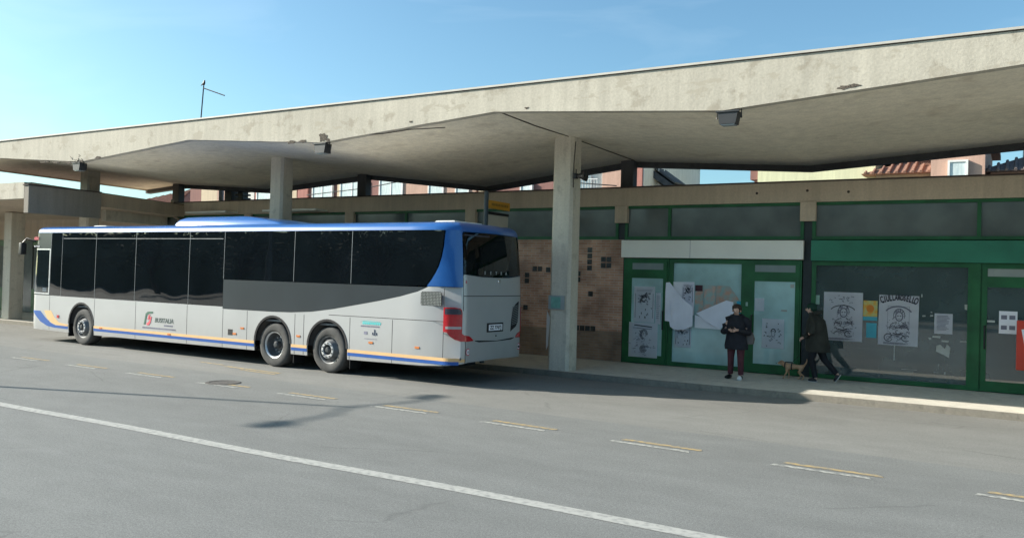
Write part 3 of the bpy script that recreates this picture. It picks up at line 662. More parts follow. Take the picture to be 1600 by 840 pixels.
# scraps of tape and glue on the dark window and doors
rs = random.Random(21)
TAPE = mat('old_tape', (.42, .43, .40), .7, var=.2)
sc = MB()
for x, z, a, h_ in ((-1.72, 1.55, .05, .03), (-1.58, 1.56, .05, .03), (-1.57, 1.64, .03, .02), (-.96, 1.73, .04, .1), (-1.53, 1.14, .14, .03), (-1.6, 1.09, .05, .04), (-1.36, 1.06, .12, .03), (-1.03, 1.07, .15, .03), (-1.75, 1.95, .02, .06), (-2.24, .62, .012, .32), (-1.42, .5, .012, .1), (-1.5, .42, .09, .015), (-1.3, .4, .02, .05), (-2.1, .44, .3, .012)):
    sc.prism([(x+rs.uniform(-.01, .01), YP, z), (x+a, YP, z+rs.uniform(-.01, .01)), (x+a+rs.uniform(-.01, .01), YP, z+h_), (x+rs.uniform(-.01, .01), YP, z+h_)], (0, -.002, 0))
tag(sc.build('tape_scraps', TAPE), 'white scraps of old tape and glue scattered over the dark shop window', 'tape')
quad_sheet('torn_or_sun_sheet', [(-1.45, .98), (-1.38, 1.0), (-1.3, .92), (-1.26, 1.02), (-1.2, .95), (-1.22, .74), (-1.33, .80), (-1.46, .86)], TAPE, 'small ragged remnant of a torn poster below the white flyer', YP-.004, bulge=.004, cat='torn poster')
for a, b_, c2, d2, lb in ((-.36, -.05, 1.29, 1.73, 'white timetable sheet with four grey boxes on the far right door'),):
    t = empty('notice', ((a+b_)/2, YB-.082, c2), lb, 'notice'); p = MB(); p.box((-.155, -.003, 0), (.155, 0, .44)); p.build('sheet', PAPER, t)
    p = MB()
    for i in (-1, 1):
        for j in (.12, .32): p.box((i*.07-.05, -.005, j-.04), (i*.07+.05, -.0035, j+.04))
    p.build('printed_box', INK2, t)
sc = MB(); sc.box((-.56, YB-.078, 1.50), (-.43, YB-.075, 1.54)); sc.box((-4.55, YB-.078, 1.53), (-4.42, YB-.075, 1.57)); sc.box((-4.36, YB-.078, 2.06), (-4.28, YB-.075, 2.14)); 
tag(sc.build('sticker_strip', TAPE), 'short white sticker strips on the two right hand doors', 'sticker')
for x, z, w2, h2, lb in ((-3.8, 1.72, .1, .2, 'pale green sticker cluster left of the hat poster'), (-5.31, 1.62, .05, .09, 'small white sticker on the green post by the standing person')):
    q = MB(); q.box((x-w2/2, YB-.096 if x < -5 else YP-.003, z), (x+w2/2, YB-.094 if x < -5 else YP, z+h2)); tag(q.build('sticker', mat('pale_green_sticker', (.3, .45, .38), .6)), lb, 'sticker')
# red box on the far right door
t = empty('red_notice_box', (.32, 18.85, .62), 'red box with a white emblem at the right edge by the dark door', 'notice box')
q = MB(); q.box((-.38, -.05, 0), (.38, .05, .95), .02); q.build('box', mat('red_plastic', (.62, .06, .035), .4, var=.06), t)
q = MB(); q.prism([(-.30, -.052, .78), (-.12, -.052, .80), (.2, -.052, .8), (.2, -.052, .4), (-.1, -.052, .4), (-.24, -.052, .45)], (0, -.004, 0)); q.build('emblem', PAPER, t)
q = MB(); q.tube([(-.2, 0, 0), (-.2, 0, -.5)], .02); q.tube([(.2, 0, 0), (.2, 0, -.5)], .02); q.build('leg', BLACKM, t)
# things on the column
t = empty('notice', (-8.66, 16.24, 1.45), 'faded green notice in a clear sleeve wrapped on the concrete column', 'notice')
q = MB(); q.box((-.20, -.012, 0), (.20, -.004, .30)); q.build('sleeve', mat('plastic_sleeve', (.34, .38, .38), .25, spec=.6), t)
q = MB(); q.box((-.13, -.018, .03), (.10, -.0125, .27)); q.build('sheet', mat('green_sheet', (.18, .40, .34), .6, var=.2, scale=8), t)
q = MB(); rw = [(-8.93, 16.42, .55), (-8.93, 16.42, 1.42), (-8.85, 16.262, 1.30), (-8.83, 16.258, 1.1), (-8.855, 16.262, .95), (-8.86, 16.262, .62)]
for a in (0,):  # sunlit patch on the column edge, made as a white sheet
    o_ = quad_sheet('torn_or_sun_sheet', [(-.065, .55), (-.065, 1.42), (.075, 1.26), (.06, 1.08), (.02, .95), (.02, .66)], mat('sun_patch_white', (.80, .79, .76), .8, var=.03), 'white sheet standing in for a patch of sunlight on the left edge of the concrete column', 0, cat='torn poster', bulge=.006)
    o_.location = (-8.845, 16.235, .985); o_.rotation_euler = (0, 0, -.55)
# ------------------------------------------------------------------ bus stop sign
t = empty('bus_stop_sign', (-10.68, 16.42, .12), 'tall grey post with a yellow stop plate and pale panel behind the bus', 'bus stop sign')
q = MB(); q.tube([(0, 0, 0), (0, 0, 3.93)], .055, 14); q.lathe([(.001, 4.0), (.04, 3.985), (.058, 3.93)], 'Z', (0, 0, 0), 14); q.build('post', mat('grey_blue_post', (.055, .075, .09), .45), t, 40)
YEL = mat('yellow_plate', (.62, .30, .02), .5, var=.08)
q = MB(); q.box((-.015, .07, 3.60), (.025, 1.02, 3.79), .004); yo = q.build('yellow_plate', YEL, t)
q = MB(); rr = random.Random(5); yv = .2
while yv < .93:
    d = rr.uniform(.02, .05); q.box((.0255, yv, 3.67), (.027, yv+d, 3.73)); yv += d+.018
q.build('lettering', mat('brown_lettering', (.25, .13, .02), .6), yo)
q = MB(); q.box((-.02, .07, 3.46), (.03, .98, 3.52)); q.build('panel_rail', BLACKM, t)
q = MB(); q.box((-.012, .08, 2.72), (.022, .96, 3.455), .004); q.build('timetable_panel', mat('pale_panel', (.50, .47, .40), .6, var=.05), t)

# ------------------------------------------------------------------ the bus
BL, BW, RC = 14.75, 2.5, .30                      # length, width, plan corner radius
bus = empty('city_bus', (-9.1406, 13.1463, 0), 'long silver and blue three axle bus with dark windows waiting at the kerb', 'bus', rz=-.0111)
LA = RC*PI/2; STR = BL - 2*RC; RWD = BW - 2*RC
UC = -RC + LA + RWD/2                            # u at the middle of the rear face
UF = -(BL-RC) - LA - RWD/2                       # u at the middle of the front face
def plan(u):
    """perimeter of the bus seen from above: u runs front middle, near side (u=-distance from the tail), rear, far side"""
    if u > UC:                                   # mirror
        x, y, nx, ny = plan(2*UC-u); return x, BW-y, nx, -ny
    if u < UF:
        x, y, nx, ny = plan(2*UF-u); return x, BW-y, nx, -ny
    if u < -(BL-RC):
        v = -(BL-RC) - u
        if v < LA:
            t = v/RC; x, y, nx, ny = -(BL-RC)-RC*math.sin(t), RC-RC*math.cos(t), -math.sin(t), -math.cos(t)
        else: x, y, nx, ny = -BL, RC+(v-LA), -1, 0
        k = 1-((y-BW/2)/(BW/2))**2; return x-.10*k, y, nx, ny
    if u <= -RC: return u, 0, 0, -1
    v = u+RC
    if v < LA:
        t = v/RC; x, y, nx, ny = -RC+RC*math.sin(t), RC-RC*math.cos(t), math.sin(t), -math.cos(t)
    else: x, y, nx, ny = 0, RC+(v-LA), 1, 0
    k = 1-((y-BW/2)/(BW/2))**2
    if y >= 0 and x > -RC: x += .10*k*(1 if v >= LA else math.sin(v/RC))
    return x, y, nx, ny
def inset(z, rear):
    t = max(0, z-1.3)/1.7; i = (.018+.10*rear)*t*t
    if z < .55: i += .012*((.55-z)/.25)**2
    return i
def bp(u, z, off=0., mir=False):
    x, y, nx, ny = plan(u); i = off - inset(z, abs(nx))
    x += nx*i; y += ny*i
    return Vector((x, BW-y if mir else y, z))
def patch(polys, off=0., thick=.012, mir=False, mb=None, fine=.05, coarse=.6):
    """polygons in (u,z) cut fine round the corners, wrapped on the body and given thickness"""
    mb = mb or MB()
    for poly in polys:
        bm = bmesh.new(); vs = [bm.verts.new((u, 0, z)) for u, z in poly]; bm.faces.new(vs)
        u0, u1 = min(p[0] for p in poly), max(p[0] for p in poly); z0, z1 = min(p[1] for p in poly), max(p[1] for p in poly)
        cuts = []
        u = u0
        while u < u1:
            near_c = (-RC-.06 < u < -RC+LA+.06) or (2*UC+RC-LA-.06 < u < 2*UC+RC+.06) or (-(BL-RC)-LA-.06 < u < -(BL-RC)+.06)
            u += fine if near_c else (.15 if u > -RC else coarse); cuts.append(u)
        for cu in cuts:
            if u0+1e-4 < cu < u1-1e-4: bmesh.ops.bisect_plane(bm, geom=bm.verts[:]+bm.edges[:]+bm.faces[:], dist=1e-6, plane_co=(cu, 0, 0), plane_no=(1, 0, 0))
        for zc in (.4, .55, 1.3, 1.7, 2.1, 2.5, 2.8):
            if z0+1e-4 < zc < z1-1e-4: bmesh.ops.bisect_plane(bm, geom=bm.verts[:]+bm.edges[:]+bm.faces[:], dist=1e-6, plane_co=(0, 0, zc), plane_no=(0, 0, 1))
        bmesh.ops.triangulate(bm, faces=bm.faces[:])
        bm.verts.ensure_lookup_table()
        top = {}; bot = {}
        for v in bm.verts:
            top[v.index] = mb.bm.verts.new(bp(v.co.x, v.co.z, off, mir)); bot[v.index] = mb.bm.verts.new(bp(v.co.x, v.co.z, off-thick, mir))
        for f in bm.faces:
            ix = [v.index for v in f.verts]; mb.bm.faces.new([top[i] for i in ix]); mb.bm.faces.new([bot[i] for i in reversed(ix)])
        for e in bm.edges:
            if len(e.link_faces) == 1:
                a, b = e.verts[0].index, e.verts[1].index; mb.bm.faces.new((top[a], top[b], bot[b], bot[a]))
        bm.free()
    return mb
SILV = mat('silver_paint', (.47, .475, .475), .34, var=.05, scale=.8, spec=.5, metal=.3, coat=.3, bump=.03, bscale=1.2)
BLUE = mat('blue_paint', (.018, .115, .37), .28, var=.08, scale=.8, coat=.6, bump=.02, bscale=1.2)
DGREY = mat('dark_grey_panel', (.026, .034, .040), .3, var=.15, scale=.8, coat=.15)
BGL = glass('bus_side_glass', .16, body=(.006, .009, .012), opaque=.7, rough=.012, base_refl=.075, wobble=.16)
RGL = glass('bus_rear_glass', .5, body=(.008, .010, .012), opaque=.25, rough=.02, base_refl=.035, wobble=.1)
DGL = glass('driver_side_glass', .8, body=(.03, .04, .05), opaque=.15, rough=.02, base_refl=.08)
RUBB = mat('tyre_rubber', (.07, .07, .068), .85, var=.25, scale=7, bump=.15)
SEAM = mat('panel_gap_black', (.02, .02, .022), .8)
STEEL = mat('wheel_steel', (.16, .165, .17), .5, var=.25, scale=9, metal=.4)
ALLOY = mat('polished_nut_ring', (.62, .63, .64), .35, var=.15, scale=15, metal=.5)
ORS = mat('orange_stripe', (.70, .45, .22), .45, var=.05); BLS = mat('blue_stripe', (.025, .10, .36), .4, var=.06)
REDL = mat('red_lens', (.48, .012, .02), .15, var=.12, scale=20, spec=.7, coat=.5); DKL = mat('smoked_lens', (.05, .05, .07), .15, spec=.7); CLL = mat('clear_lens', (.42, .36, .36), .2, spec=.7)
WH = [12.25, 4.97, 3.33]; AR = .575
def archpts(a, zb):
    o = [(-(a+AR), zb), (-(a+AR), .55)]
    for i in range(1, 12):
        t = PI - PI*i/12; o.append((-a+AR*math.cos(t), .55+(AR-.02)*math.sin(t)))
    return o + [(-(a-AR), .55), (-(a-AR), zb)]
swoop = [(-.70, 1.895), (-.95, 1.795), (-1.4, 1.68), (-1.95, 1.57), (-2.6, 1.455), (-3.2, 1.35), (-3.8, 1.27), (-4.4, 1.228), (-5.0, 1.215), (-5.8, 1.212), (-6.64, 1.21)]
UW = .055                                        # u of the rear window's side edge
lower = [(UF, .33)]
for i, a in enumerate(WH): lower += archpts(a, (.30, .33, .33)[i])
lower += [(-.8, .36), (-.2, .40), (.2, .455), (UC, .475)]
lower += [(UC, 2.10), (UC-.5, 2.105), (.3, 2.13), (UW+.03, 2.15), (UW, 2.10), (UW, 1.90)]
lower += swoop + [(-6.64, 1.26), (UF, 1.27)]
def grime(m):
    n = m.node_tree.nodes; l = m.node_tree.links; p = n['Principled BSDF']; src = p.inputs['Base Color'].links[0].from_socket
    tc = n.new('ShaderNodeTexCoord'); sp = n.new('ShaderNodeSeparateXYZ'); l.new(tc.outputs['Object'], sp.inputs[0])
    mr = n.new('ShaderNodeMapRange'); mr.inputs[1].default_value = .95; mr.inputs[2].default_value = .33; mr.inputs[3].default_value = 0; mr.inputs[4].default_value = .38; l.new(sp.outputs[2], mr.inputs[0])
    mp = n.new('ShaderNodeMapping'); mp.inputs['Scale'].default_value = (2.2, 2.2, .7); l.new(tc.outputs['Object'], mp.inputs[0])
    nz = n.new('ShaderNodeTexNoise'); nz.inputs['Scale'].default_value = 2.5; nz.inputs['Detail'].default_value = 9; nz.inputs['Roughness'].default_value = .7; l.new(mp.outputs[0], nz.inputs['Vector'])
    mm = n.new('ShaderNodeMath'); mm.operation = 'MULTIPLY'; l.new(mr.outputs[0], mm.inputs[0]); l.new(nz.outputs[0], mm.inputs[1])
    x = n.new('ShaderNodeMix'); x.data_type = 'RGBA'; l.new(mm.outputs[0], x.inputs[0]); l.new(src, x.inputs[6]); x.inputs[7].default_value = (.24, .22, .19, 1); l.new(x.outputs[2], p.inputs['Base Color'])
grime(SILV)
for mir in (False, True):
    patch([lower], 0, .02, mir).build('lower_body', SILV, bus, 35)
pill = [(-.33, 3.0), (-.345, 2.85), (-.36, 2.67), (-.40, 2.47), (-.46, 2.30), (-.54, 2.16), (-.63, 2.03), (-.74, 1.905)]
blue = pill + [(UW, 1.905), (UW, 2.93), (UW+.04, 2.975), (UC, 2.985), (UC, 3.0)]
for mir in (False, True): patch([blue], 0, .02, mir).build('rear_pillar', BLUE, bus, 35)
band = [(-6.64, 1.215)] + list(reversed([(u, z+.005) for u, z in swoop[1:-1]])) + [(-.765, 1.885), (-6.64, 1.885)]
for mir in (False, True): patch([band], 0, .02, mir).build('dark_side_panel', DGREY, bus, 35)
# panes: near side, each a part of its own
G_ = .006
def pane(poly, m, name='side_window', mir=False): return patch([poly], 0, .008, mir).build(name, m, bus, 35)
edges = [13.78, 13.24, 11.68, 9.97, 7.88, 6.64]
for mir in (False, True):
    for a, b_ in zip(edges, edges[1:]):
        pane([(-a+G_, 1.275), (-b_-G_, 1.272), (-b_-G_, 2.995), (-a+G_, 2.995)], DGL if mir and a > 11.7 else BGL, mir=mir)
    for a, b_ in ((6.64, 4.37), (4.37, 2.71)): pane([(-a+G_, 1.895), (-b_-G_, 1.895), (-b_-G_, 2.995), (-a+G_, 2.995)], BGL, mir=mir)
    pane([(-2.71+G_, 1.895), (-.78, 1.91), (-.655, 2.03), (-.57, 2.16), (-.49, 2.30), (-.43, 2.47), (-.39, 2.67), (-.375, 2.85), (-.36, 2.995), (-2.71+G_, 2.995)], BGL, mir=mir)
    pane([(-14.60, 1.335), (-13.83, 1.325), (-13.83, 2.53), (-14.60, 2.53)], DGL, 'driver_window', mir)
    patch([[(-14.72, 1.275), (-13.785, 1.275), (-13.785, 1.32), (-14.72, 1.33)], [(-14.72, 2.54), (-13.785, 2.54), (-13.785, 2.995), (-14.72, 2.995)], [(-14.72, 1.331), (-14.61, 1.331), (-14.61, 2.539), (-14.72, 2.539)]], 0, .02, mir).build('cab_surround', DGREY, bus, 35)
    patch([[(UF, 1.28), (-14.725, 1.28), (-14.725, 2.995), (UF, 2.995)]], 0, .01, mir).build('windscreen', DGL, bus, 35)
fr_ = patch([[(-14.63, 1.30), (-13.80, 1.295), (-13.80, 1.33), (-14.63, 1.335)], [(-14.63, 2.52), (-13.80, 2.52), (-13.80, 2.555), (-14.63, 2.555)], [(-13.835, 1.331), (-13.80, 1.331), (-13.80, 2.519), (-13.835, 2.519)], [(-14.63, 1.336), (-14.61, 1.336), (-14.61, 2.519), (-14.63, 2.519)]], .006, .012)
fr_.build('window_frame', ALLOY, bus)
SEAL = mat('pale_glass_seal', (.17, .19, .2), .5)
for a in edges[:-1]: patch([[(-a-.005, 1.28), (-a+.005, 1.28), (-a+.005, 2.99), (-a-.005, 2.99)]], .003, .004).build('window_seal', SEAL, bus)
for a in (6.64, 4.37, 2.71): patch([[(-a-.005, 1.90), (-a+.005, 1.90), (-a+.005, 2.99), (-a-.005, 2.99)]], .003, .004).build('window_seal', SEAL, bus)
patch([[(-13.2, 2.83), (-6.7, 2.82), (-6.7, 2.835), (-13.2, 2.845)]], .002, .008).build('window_rail', STEEL, bus)
pb = MB()
for k in range(22):                                        # black frit behind each window joint
    pass
rw_ = [(UW+.02, 2.165), (.3, 2.145), (UC-.5, 2.12), (UC, 2.115), (2*UC-UC+.5, 2.12), (2*UC-.3, 2.145), (2*UC-UW-.02, 2.165), (2*UC-UW-.02, 2.90), (2*UC-UW-.09, 2.965), (UC, 2.975), (UW+.09, 2.965), (UW+.02, 2.90)]
rear_win = patch([rw_], .004, .008).build('rear_window', RGL, bus, 35)
# seams
sm = []
def vs_(a, z0, z1, w=.011): sm.append([(-a-w/2, z0), (-a+w/2, z0), (-a+w/2, z1), (-a-w/2, z1)])
for a, z0, z1 in ((13.76, .33, 1.265), (11.66, .31, 1.25), (9.9, .32, 1.25), (7.9, .33, 1.25), (6.62, .33, 1.20), (5.80, .33, 1.20), (4.29, .34, 1.20), (4.02, .34, 1.20), (2.70, .34, 1.20), (1.57, .35, 1.21), (.31, .40, 1.88)): vs_(a, z0, z1)
sm += [[(-3.3, 1.222), (-.31, 1.232), (-.31, 1.243), (-3.3, 1.233)]]
sm += [[(.06, 1.728), (2*UC-.06, 1.728), (2*UC-.06, 1.742), (.06, 1.742)], [(.40, .862), (UC-.6, .835), (UC, .828), (UC+.6, .835), (2*UC-.4, .862), (2*UC-.4, .876), (UC, .842), (.40, .876)], [(.125, .44), (.138, .44), (.138, .95), (.125, .95)], [(UW+.005, 1.45), (UW+.016, 1.45), (UW+.016, 2.1), (UW+.005, 2.1)], [(2*UC-UW-.016, .9), (2*UC-UW-.005, .9), (2*UC-UW-.005, 2.1), (2*UC-UW-.016, 2.1)]]
for s1 in sm: patch([s1], .0015, .004).build('panel_seam', SEAM, bus)
# stripes
so2, sb2 = [], []
ends = [12.25+AR, 12.25-AR, 4.97+AR, 4.97-AR, 3.33+AR, 3.33-AR]
def stripe(a0, a1, z0, z1): return [(-a0, z0), (-a1, z0), (-a1, z1), (-a0, z1)]
for a0, a1 in ((ends[1]-.01, ends[2]+.01), (ends[3]-.01, ends[4]+.01), (ends[5]-.01, .0)):
    so2.append(stripe(a0, a1, .480, .545)); sb2.append(stripe(a0, a1, .412, .478))
sb2.append([(-14.64, .83), (-14.2, .83), (-13.95, .66), (-13.7, .53), (-13.45, .47), (-12.85, .462), (-12.85, .392), (-13.5, .398), (-13.85, .43), (-14.2, .54)])
so2.append([(-14.02, .85), (-13.68, .86), (-13.5, .68), (-13.3, .56), (-13.1, .53), (-12.85, .52), (-12.85, .464), (-13.4, .475), (-13.62, .52), (-13.85, .64)])
so2.append([(0, .468), (.12, .468), (.12, .53), (0, .538)])
patch(so2, .003, .004).build('orange_stripe', ORS, bus); patch(sb2, .003, .004).build('blue_stripe', BLS, bus)
# roof loft around the whole perimeter
us = []
u = UF - (UC-UF) + 1e-4
per = 2*(UC-UF); N_ = 0
u = UF
while u < UF+per-1e-6:
    v = u if u <= UC else 2*UC-u
    fine = (-RC-.03 < v < -RC+LA) or (v < -(BL-RC)+.03 and v > -(BL-RC)-LA)
    us.append(u); u += .05 if fine else (.17 if (v > -RC or v < -(BL-RC)) else .6)
rb = MB(); rings = []
for z, e in ((2.998, 0.0), (3.05, .012), (3.09, .035), (3.125, .075), (3.15, .13), (3.168, .21), (3.178, .36)):
    ring = []
    for u in us:
        q = bp(u, 3.0, 0); x, y, nx, ny = plan(u); ring.append(rb.bm.verts.new((q.x-nx*e, q.y-ny*e, z)))
    rings.append(ring)
roof_in = [v.co.copy()+Vector((0, 0, -.002)) for v in rings[-1]]
rb._rings(rings, cap=False)
rb.build('roof_edge', BLUE, bus, 50)
rt = MB(); rt.bm.faces.new([rt.bm.verts.new(v) for v in roof_in]); rt.build('roof', mat('white_roof', (.72, .71, .68), .5), bus)
# roof units
q = MB(); rr_ = []
for z, x0, x1, y0, y1 in ((3.16, -8.98, -4.95, .28, 2.22), (3.22, -8.96, -5.15, .30, 2.2), (3.31, -8.86, -5.75, .34, 2.14), (3.37, -8.70, -6.3, .42, 2.05), (3.395, -8.5, -6.6, .6, 1.9)):
    r0 = .18; pts = []
    for cx, cy, a0 in ((x1-r0, y1-r0, 0), (x0+r0, y1-r0, PI/2), (x0+r0, y0+r0, PI), (x1-r0, y0+r0, 1.5*PI)):
        for i in range(6): t = a0+PI/2*i/5; pts.append(q.bm.verts.new((cx+r0*math.cos(t), cy+r0*math.sin(t), z)))
    rr_.append(pts)
q._rings(rr_); q.build('air_conditioner', BLUE, bus, 40)
for x0, x1 in ((-1.23, -.62), (-13.1, -12.4)):
    q = MB(); q.prism([(x0, .75, 3.17), (x1, .75, 3.17), (x1-.05, .75, 3.235), (x0+.12, .75, 3.235)], (0, 1.0, 0)); q.build('roof_hatch', mat('pale_hatch', (.6, .62, .62), .4), bus)
# underbody, wheel boxes, interior
q = MB(); q.box((-14.3, .12, .34), (-12.9, 2.38, .42)); q.box((-11.6, .12, .34), (-5.6, 2.38, .42)); q.box((-2.7, .12, .42), (-.25, 2.38, .5)); q.box((-14.5, .35, .42), (-.3, 2.15, 1.0)); q.box((-2.6, .3, .3), (-.5, 1.4, .419)); q.build('chassis', BLACKM, bus)
for a in WH:
    for y0_, y1_ in ((.025, .5), (BW-.025, BW-.5)):
        q = MB(); rgs = []
        for i in range(25):
            t = PI*i/24; rgs.append([q.bm.verts.new((-a+r*math.cos(t), y, .55+r*math.sin(t))) for r, y in ((AR+.01, y0_), (AR+.04, y0_), (AR+.04, y1_), (AR*.0+.01, y1_))])
        q._rings(rgs); q.build('wheel_arch', BLACKM, bus)
for a in WH:
    q = MB(); pr = []
    for i in range(19):
        t = PI*i/18; pr.append([q.bm.verts.new((-a+r*math.cos(t), y, .55+(r-.0)*math.sin(t))) for r, y in ((AR-.035, -.006), (AR+.012, -.008), (AR+.012, .03), (AR-.035, .03))])
    q._rings(pr); q.build('arch_lip', SEAM, bus, 40)
INT = mat('interior_grey', (.16, .17, .18), .7); SEAT = mat('seat_fabric', (.10, .13, .19), .9, var=.3, scale=12)
q = MB(); q.box((-14.4, .06, 1.0), (-.15, 2.44, 1.04)); q.box((-14.4, .2, 2.9), (-.2, 2.3, 2.93)); q.build('floor_and_ceiling', INT, bus)
def seat(x, y, z=1.04):
    s = MB(); s.box((x-.45, y-.2, z+.36), (x, y+.2, z+.46), .04)
    s.loft([(x+.02, y, z+.44, .05, .19), (x+.05, y, z+.8, .05, .2), (x+.09, y, z+1.05, .045, .17), (x+.11, y, z+1.2, .04, .12), (x+.115, y, z+1.24, .02, .08)], 14, 3.)
    return s
for k in range(5): seat(-.75, .45+k*.4, 1.18).build('seat', SEAT, bus, 40)
for row in range(13):
    for y in (.4, .85, 1.65, 2.1): seat(-1.9-row*.82, y).build('seat', SEAT, bus, 40)
seat(-13.7, .7, 1.0).build('seat', SEAT, bus, 40)
q = MB(); q.lathe([(.23, 0), (.25, .02), (.23, .04)], 'X', (-14.3, .65, 1.62), 24); q.tube([(-14.28, .65, 1.62), (-14.5, .65, 1.2)], .03); q.build('steering_wheel', BLACKM, bus)
q = MB(); q.box((-14.45, .3, 1.3), (-14.0, 1.8, 1.42), .03); q.build('dashboard', BLACKM, bus)
q = MB(); q.box((-14.35, .12, 1.36), (-14.18, .14, 1.47)); q.build('paper_cup_holder', PAPER, bus)
for y in (.75, 1.75):
    for row in range(7): q = MB(); q.tube([(-2.3-row*1.6, y, 1.05), (-2.3-row*1.6, y, 2.9)], .016, 6); q.build('grab_pole', mat('yellow_pole', (.5, .4, .05), .4), bus)
# wheels
def wheel(a, kind, y0, sgn, W=.30):
    R = .485
    w_ = MB(); c = (-a, y0, R)
    P = lambda pr: [(r, sgn*y) for r, y in pr]
    if kind == 'deep': rim = [(.285, .03), (.292, .012), (.275, .018), (.262, .06), (.245, .15), (.235, .19), (.14, .20), (.11, .195), (.105, .15), (.001, .145)]
    else: rim = [(.285, .03), (.292, .012), (.275, .018), (.262, .05), (.25, .07), (.22, .05), (.19, -.0), (.165, -.025), (.12, -.028), (.105, -.02), (.10, .02), (.001, .025)]
    w_.lathe(P(rim), 'Y', c, 40); ro = w_.build('wheel', STEEL, bus, 35, None)
    t = MB(); t.lathe(P([(.284, .03), (.30, .008), (.34, -.004), (.40, -.008), (.44, -.0), (.465, .012), (.478, .03), (R-.002, .06), (R, .1), (R, W-.06), (.47, W), (.3, W), (.284, W-.03)]), 'Y', c, 56)
    t.build('tyre', RUBB, ro, 40)
    if kind != 'deep':
        t = MB(); t.lathe(P([(.172, -.027), (.168, -.040), (.122, -.042), (.116, -.026)]), 'Y', c, 30); t.build('nut_ring', ALLOY, ro, 35)
        t = MB(); t.lathe(P([(.001, -.055), (.045, -.052), (.062, -.035), (.072, .0), (.1, .015)]), 'Y', c, 24); t.build('hub_cap', mat('dark_hub', (.06, .065, .07), .5, metal=.4), ro, 35)
        n_, rr, d0, hh = 10, .145, -.041, -.022
    else:
        t = MB(); t.lathe(P([(.001, .03), (.05, .035), (.075, .06), (.085, .15), (.1, .16)]), 'Y', c, 24); t.build('hub_cap', mat('dark_hub', (.06, .065, .07), .5, metal=.4), ro, 35)
        t = MB(); t.lathe(P([(.264, .035), (.286, .014), (.290, .004), (.280, .008), (.268, .02)]), 'Y', c, 40); t.build('rim_flange', ALLOY, ro, 35)
        n_, rr, d0, hh = 10, .165, .198, -.03
    nb = MB()
    for k in range(n_):
        t_ = 2*PI*(k+.3)/n_; cc = (-a+rr*math.cos(t_), y0, R+rr*math.sin(t_))
        nb.lathe(P([(.016, d0), (.016, d0+hh), (.001, d0+hh)]), 'Y', cc, 6)
    nb.build('wheel_nuts', ALLOY if kind == 'deep' else STEEL, ro)
    if kind != 'deep':
        hb = MB()
        for k in range(10):
            t_ = 2*PI*(k+.8)/10; cc = (-a+.222*math.cos(t_), y0, R+.222*math.sin(t_)); hb.lathe(P([(.022, .046), (.018, .058), (.001, .058)]), 'Y', cc, 10)
        hb.build('hand_holes', SEAM, ro)
for a, kd in zip(WH, ('front', 'deep', 'tag')):
    wheel(a, kd, .055, 1); wheel(a, kd, BW-.055, -1)
    q = MB(); q.tube([(-a, .3, .485), (-a, BW-.3, .485)], .06, 8); q.build('axle', BLACKM, bus)
    if a != 12.25:
        q = MB(); q.box((-a+AR+.0, .08, .13), (-a+AR+.015, .42, .6)); q.build('mud_flap', BLACKM, bus)
q = MB(); q.box((-12.25-AR-.05, .03, .2), (-12.25-AR-.03, .4, .6)); q.build('mud_flap', BLACKM, bus)
# lights
tl = [(-.31, 1.51), (-.1, 1.515), (.0, 1.50), (.035, 1.47), (.045, 1.40), (.045, 1.02), (.09, .985), (.2, .97), (.27, .94), (.335, .885), (.34, .87), (.15, .862), (.02, .87), (-.08, .90), (-.17, .96), (-.23, 1.035), (-.31, 1.045)]
for mir in (False, True):
    to = patch([tl], .012, .03, mir).build('tail_light', REDL, bus, 35)
    patch([[(-.28, 1.38), (.03, 1.38), (.025, 1.45), (-.02, 1.49), (-.28, 1.49)]], .014, .004, mir).build('indicator_lens', DKL, to); patch([[(-.26, 1.10), (.03, 1.10), (.03, 1.15), (-.26, 1.15)]], .014, .004, mir).build('reverse_lens', CLL, to)
for a, z in ((13.33, .71), (11.35, .50), (8.55, .505), (6.2, .66), (5.95, .80), (4.17, .73), (2.12, .72), (.93, .70)):
    big = a == 13.33; w2 = .05 if big else .055
    mo = patch([[(-a-w2, z-.02-.02*big), (-a+w2, z-.02-.02*big), (-a+w2, z+.02+.02*big), (-a-w2, z+.02+.02*big)]], .012, .012).build('side_marker', mat('amber_lens', (.6, .2, .06), .3) if not big else REDL, bus)
q = patch([[(-6.43, .62), (-6.27, .62), (-6.27, .755), (-6.43, .755)]], .003, .004); q.build('filler_grille', SEAM, bus)
# louvre high on the tail, grille on the rear
lo = patch([[(-.85, 1.53), (-.40, 1.53), (-.37, 1.56), (-.37, 1.78), (-.40, 1.805), (-.85, 1.80), (-.875, 1.77), (-.875, 1.56)]], .003, .004).build('louvre', SEAM, bus)
sl_ = []
for k in range(14):
    for j in range(9):
        u0 = -.865+k*.035; z0 = 1.54+j*.029
        sl_.append([(u0, z0), (u0+.012, z0), (u0+.030, z0+.02), (u0+.018, z0+.02)])
patch(sl_, .007, .003).build('louvre_slat', mat('slat_grey', (.38, .42, .40), .5), lo)
gu = lambda b: -RC+LA+(b-RC)
go = patch([[(gu(1.80), 1.0), (gu(1.92), 1.05), (gu(2.05), 1.10), (gu(2.13), 1.18), (gu(2.17), 1.6), (gu(2.15), 1.62), (gu(2.0), 1.55), (gu(1.9), 1.48), (gu(1.83), 1.25)]], .003, .004).build('engine_grille', SEAM, bus)
patch([[(gu(1.84+.02*(j > 9)), 1.06+j*.036), (gu(2.12), 1.10+j*.036), (gu(2.12), 1.112+j*.036), (gu(1.84+.02*(j > 9)), 1.072+j*.036)] for j in range(2, 13)], .009, .005).build('grille_slat', mat('grille_slat_grey', (.2, .23, .24), .5), go)
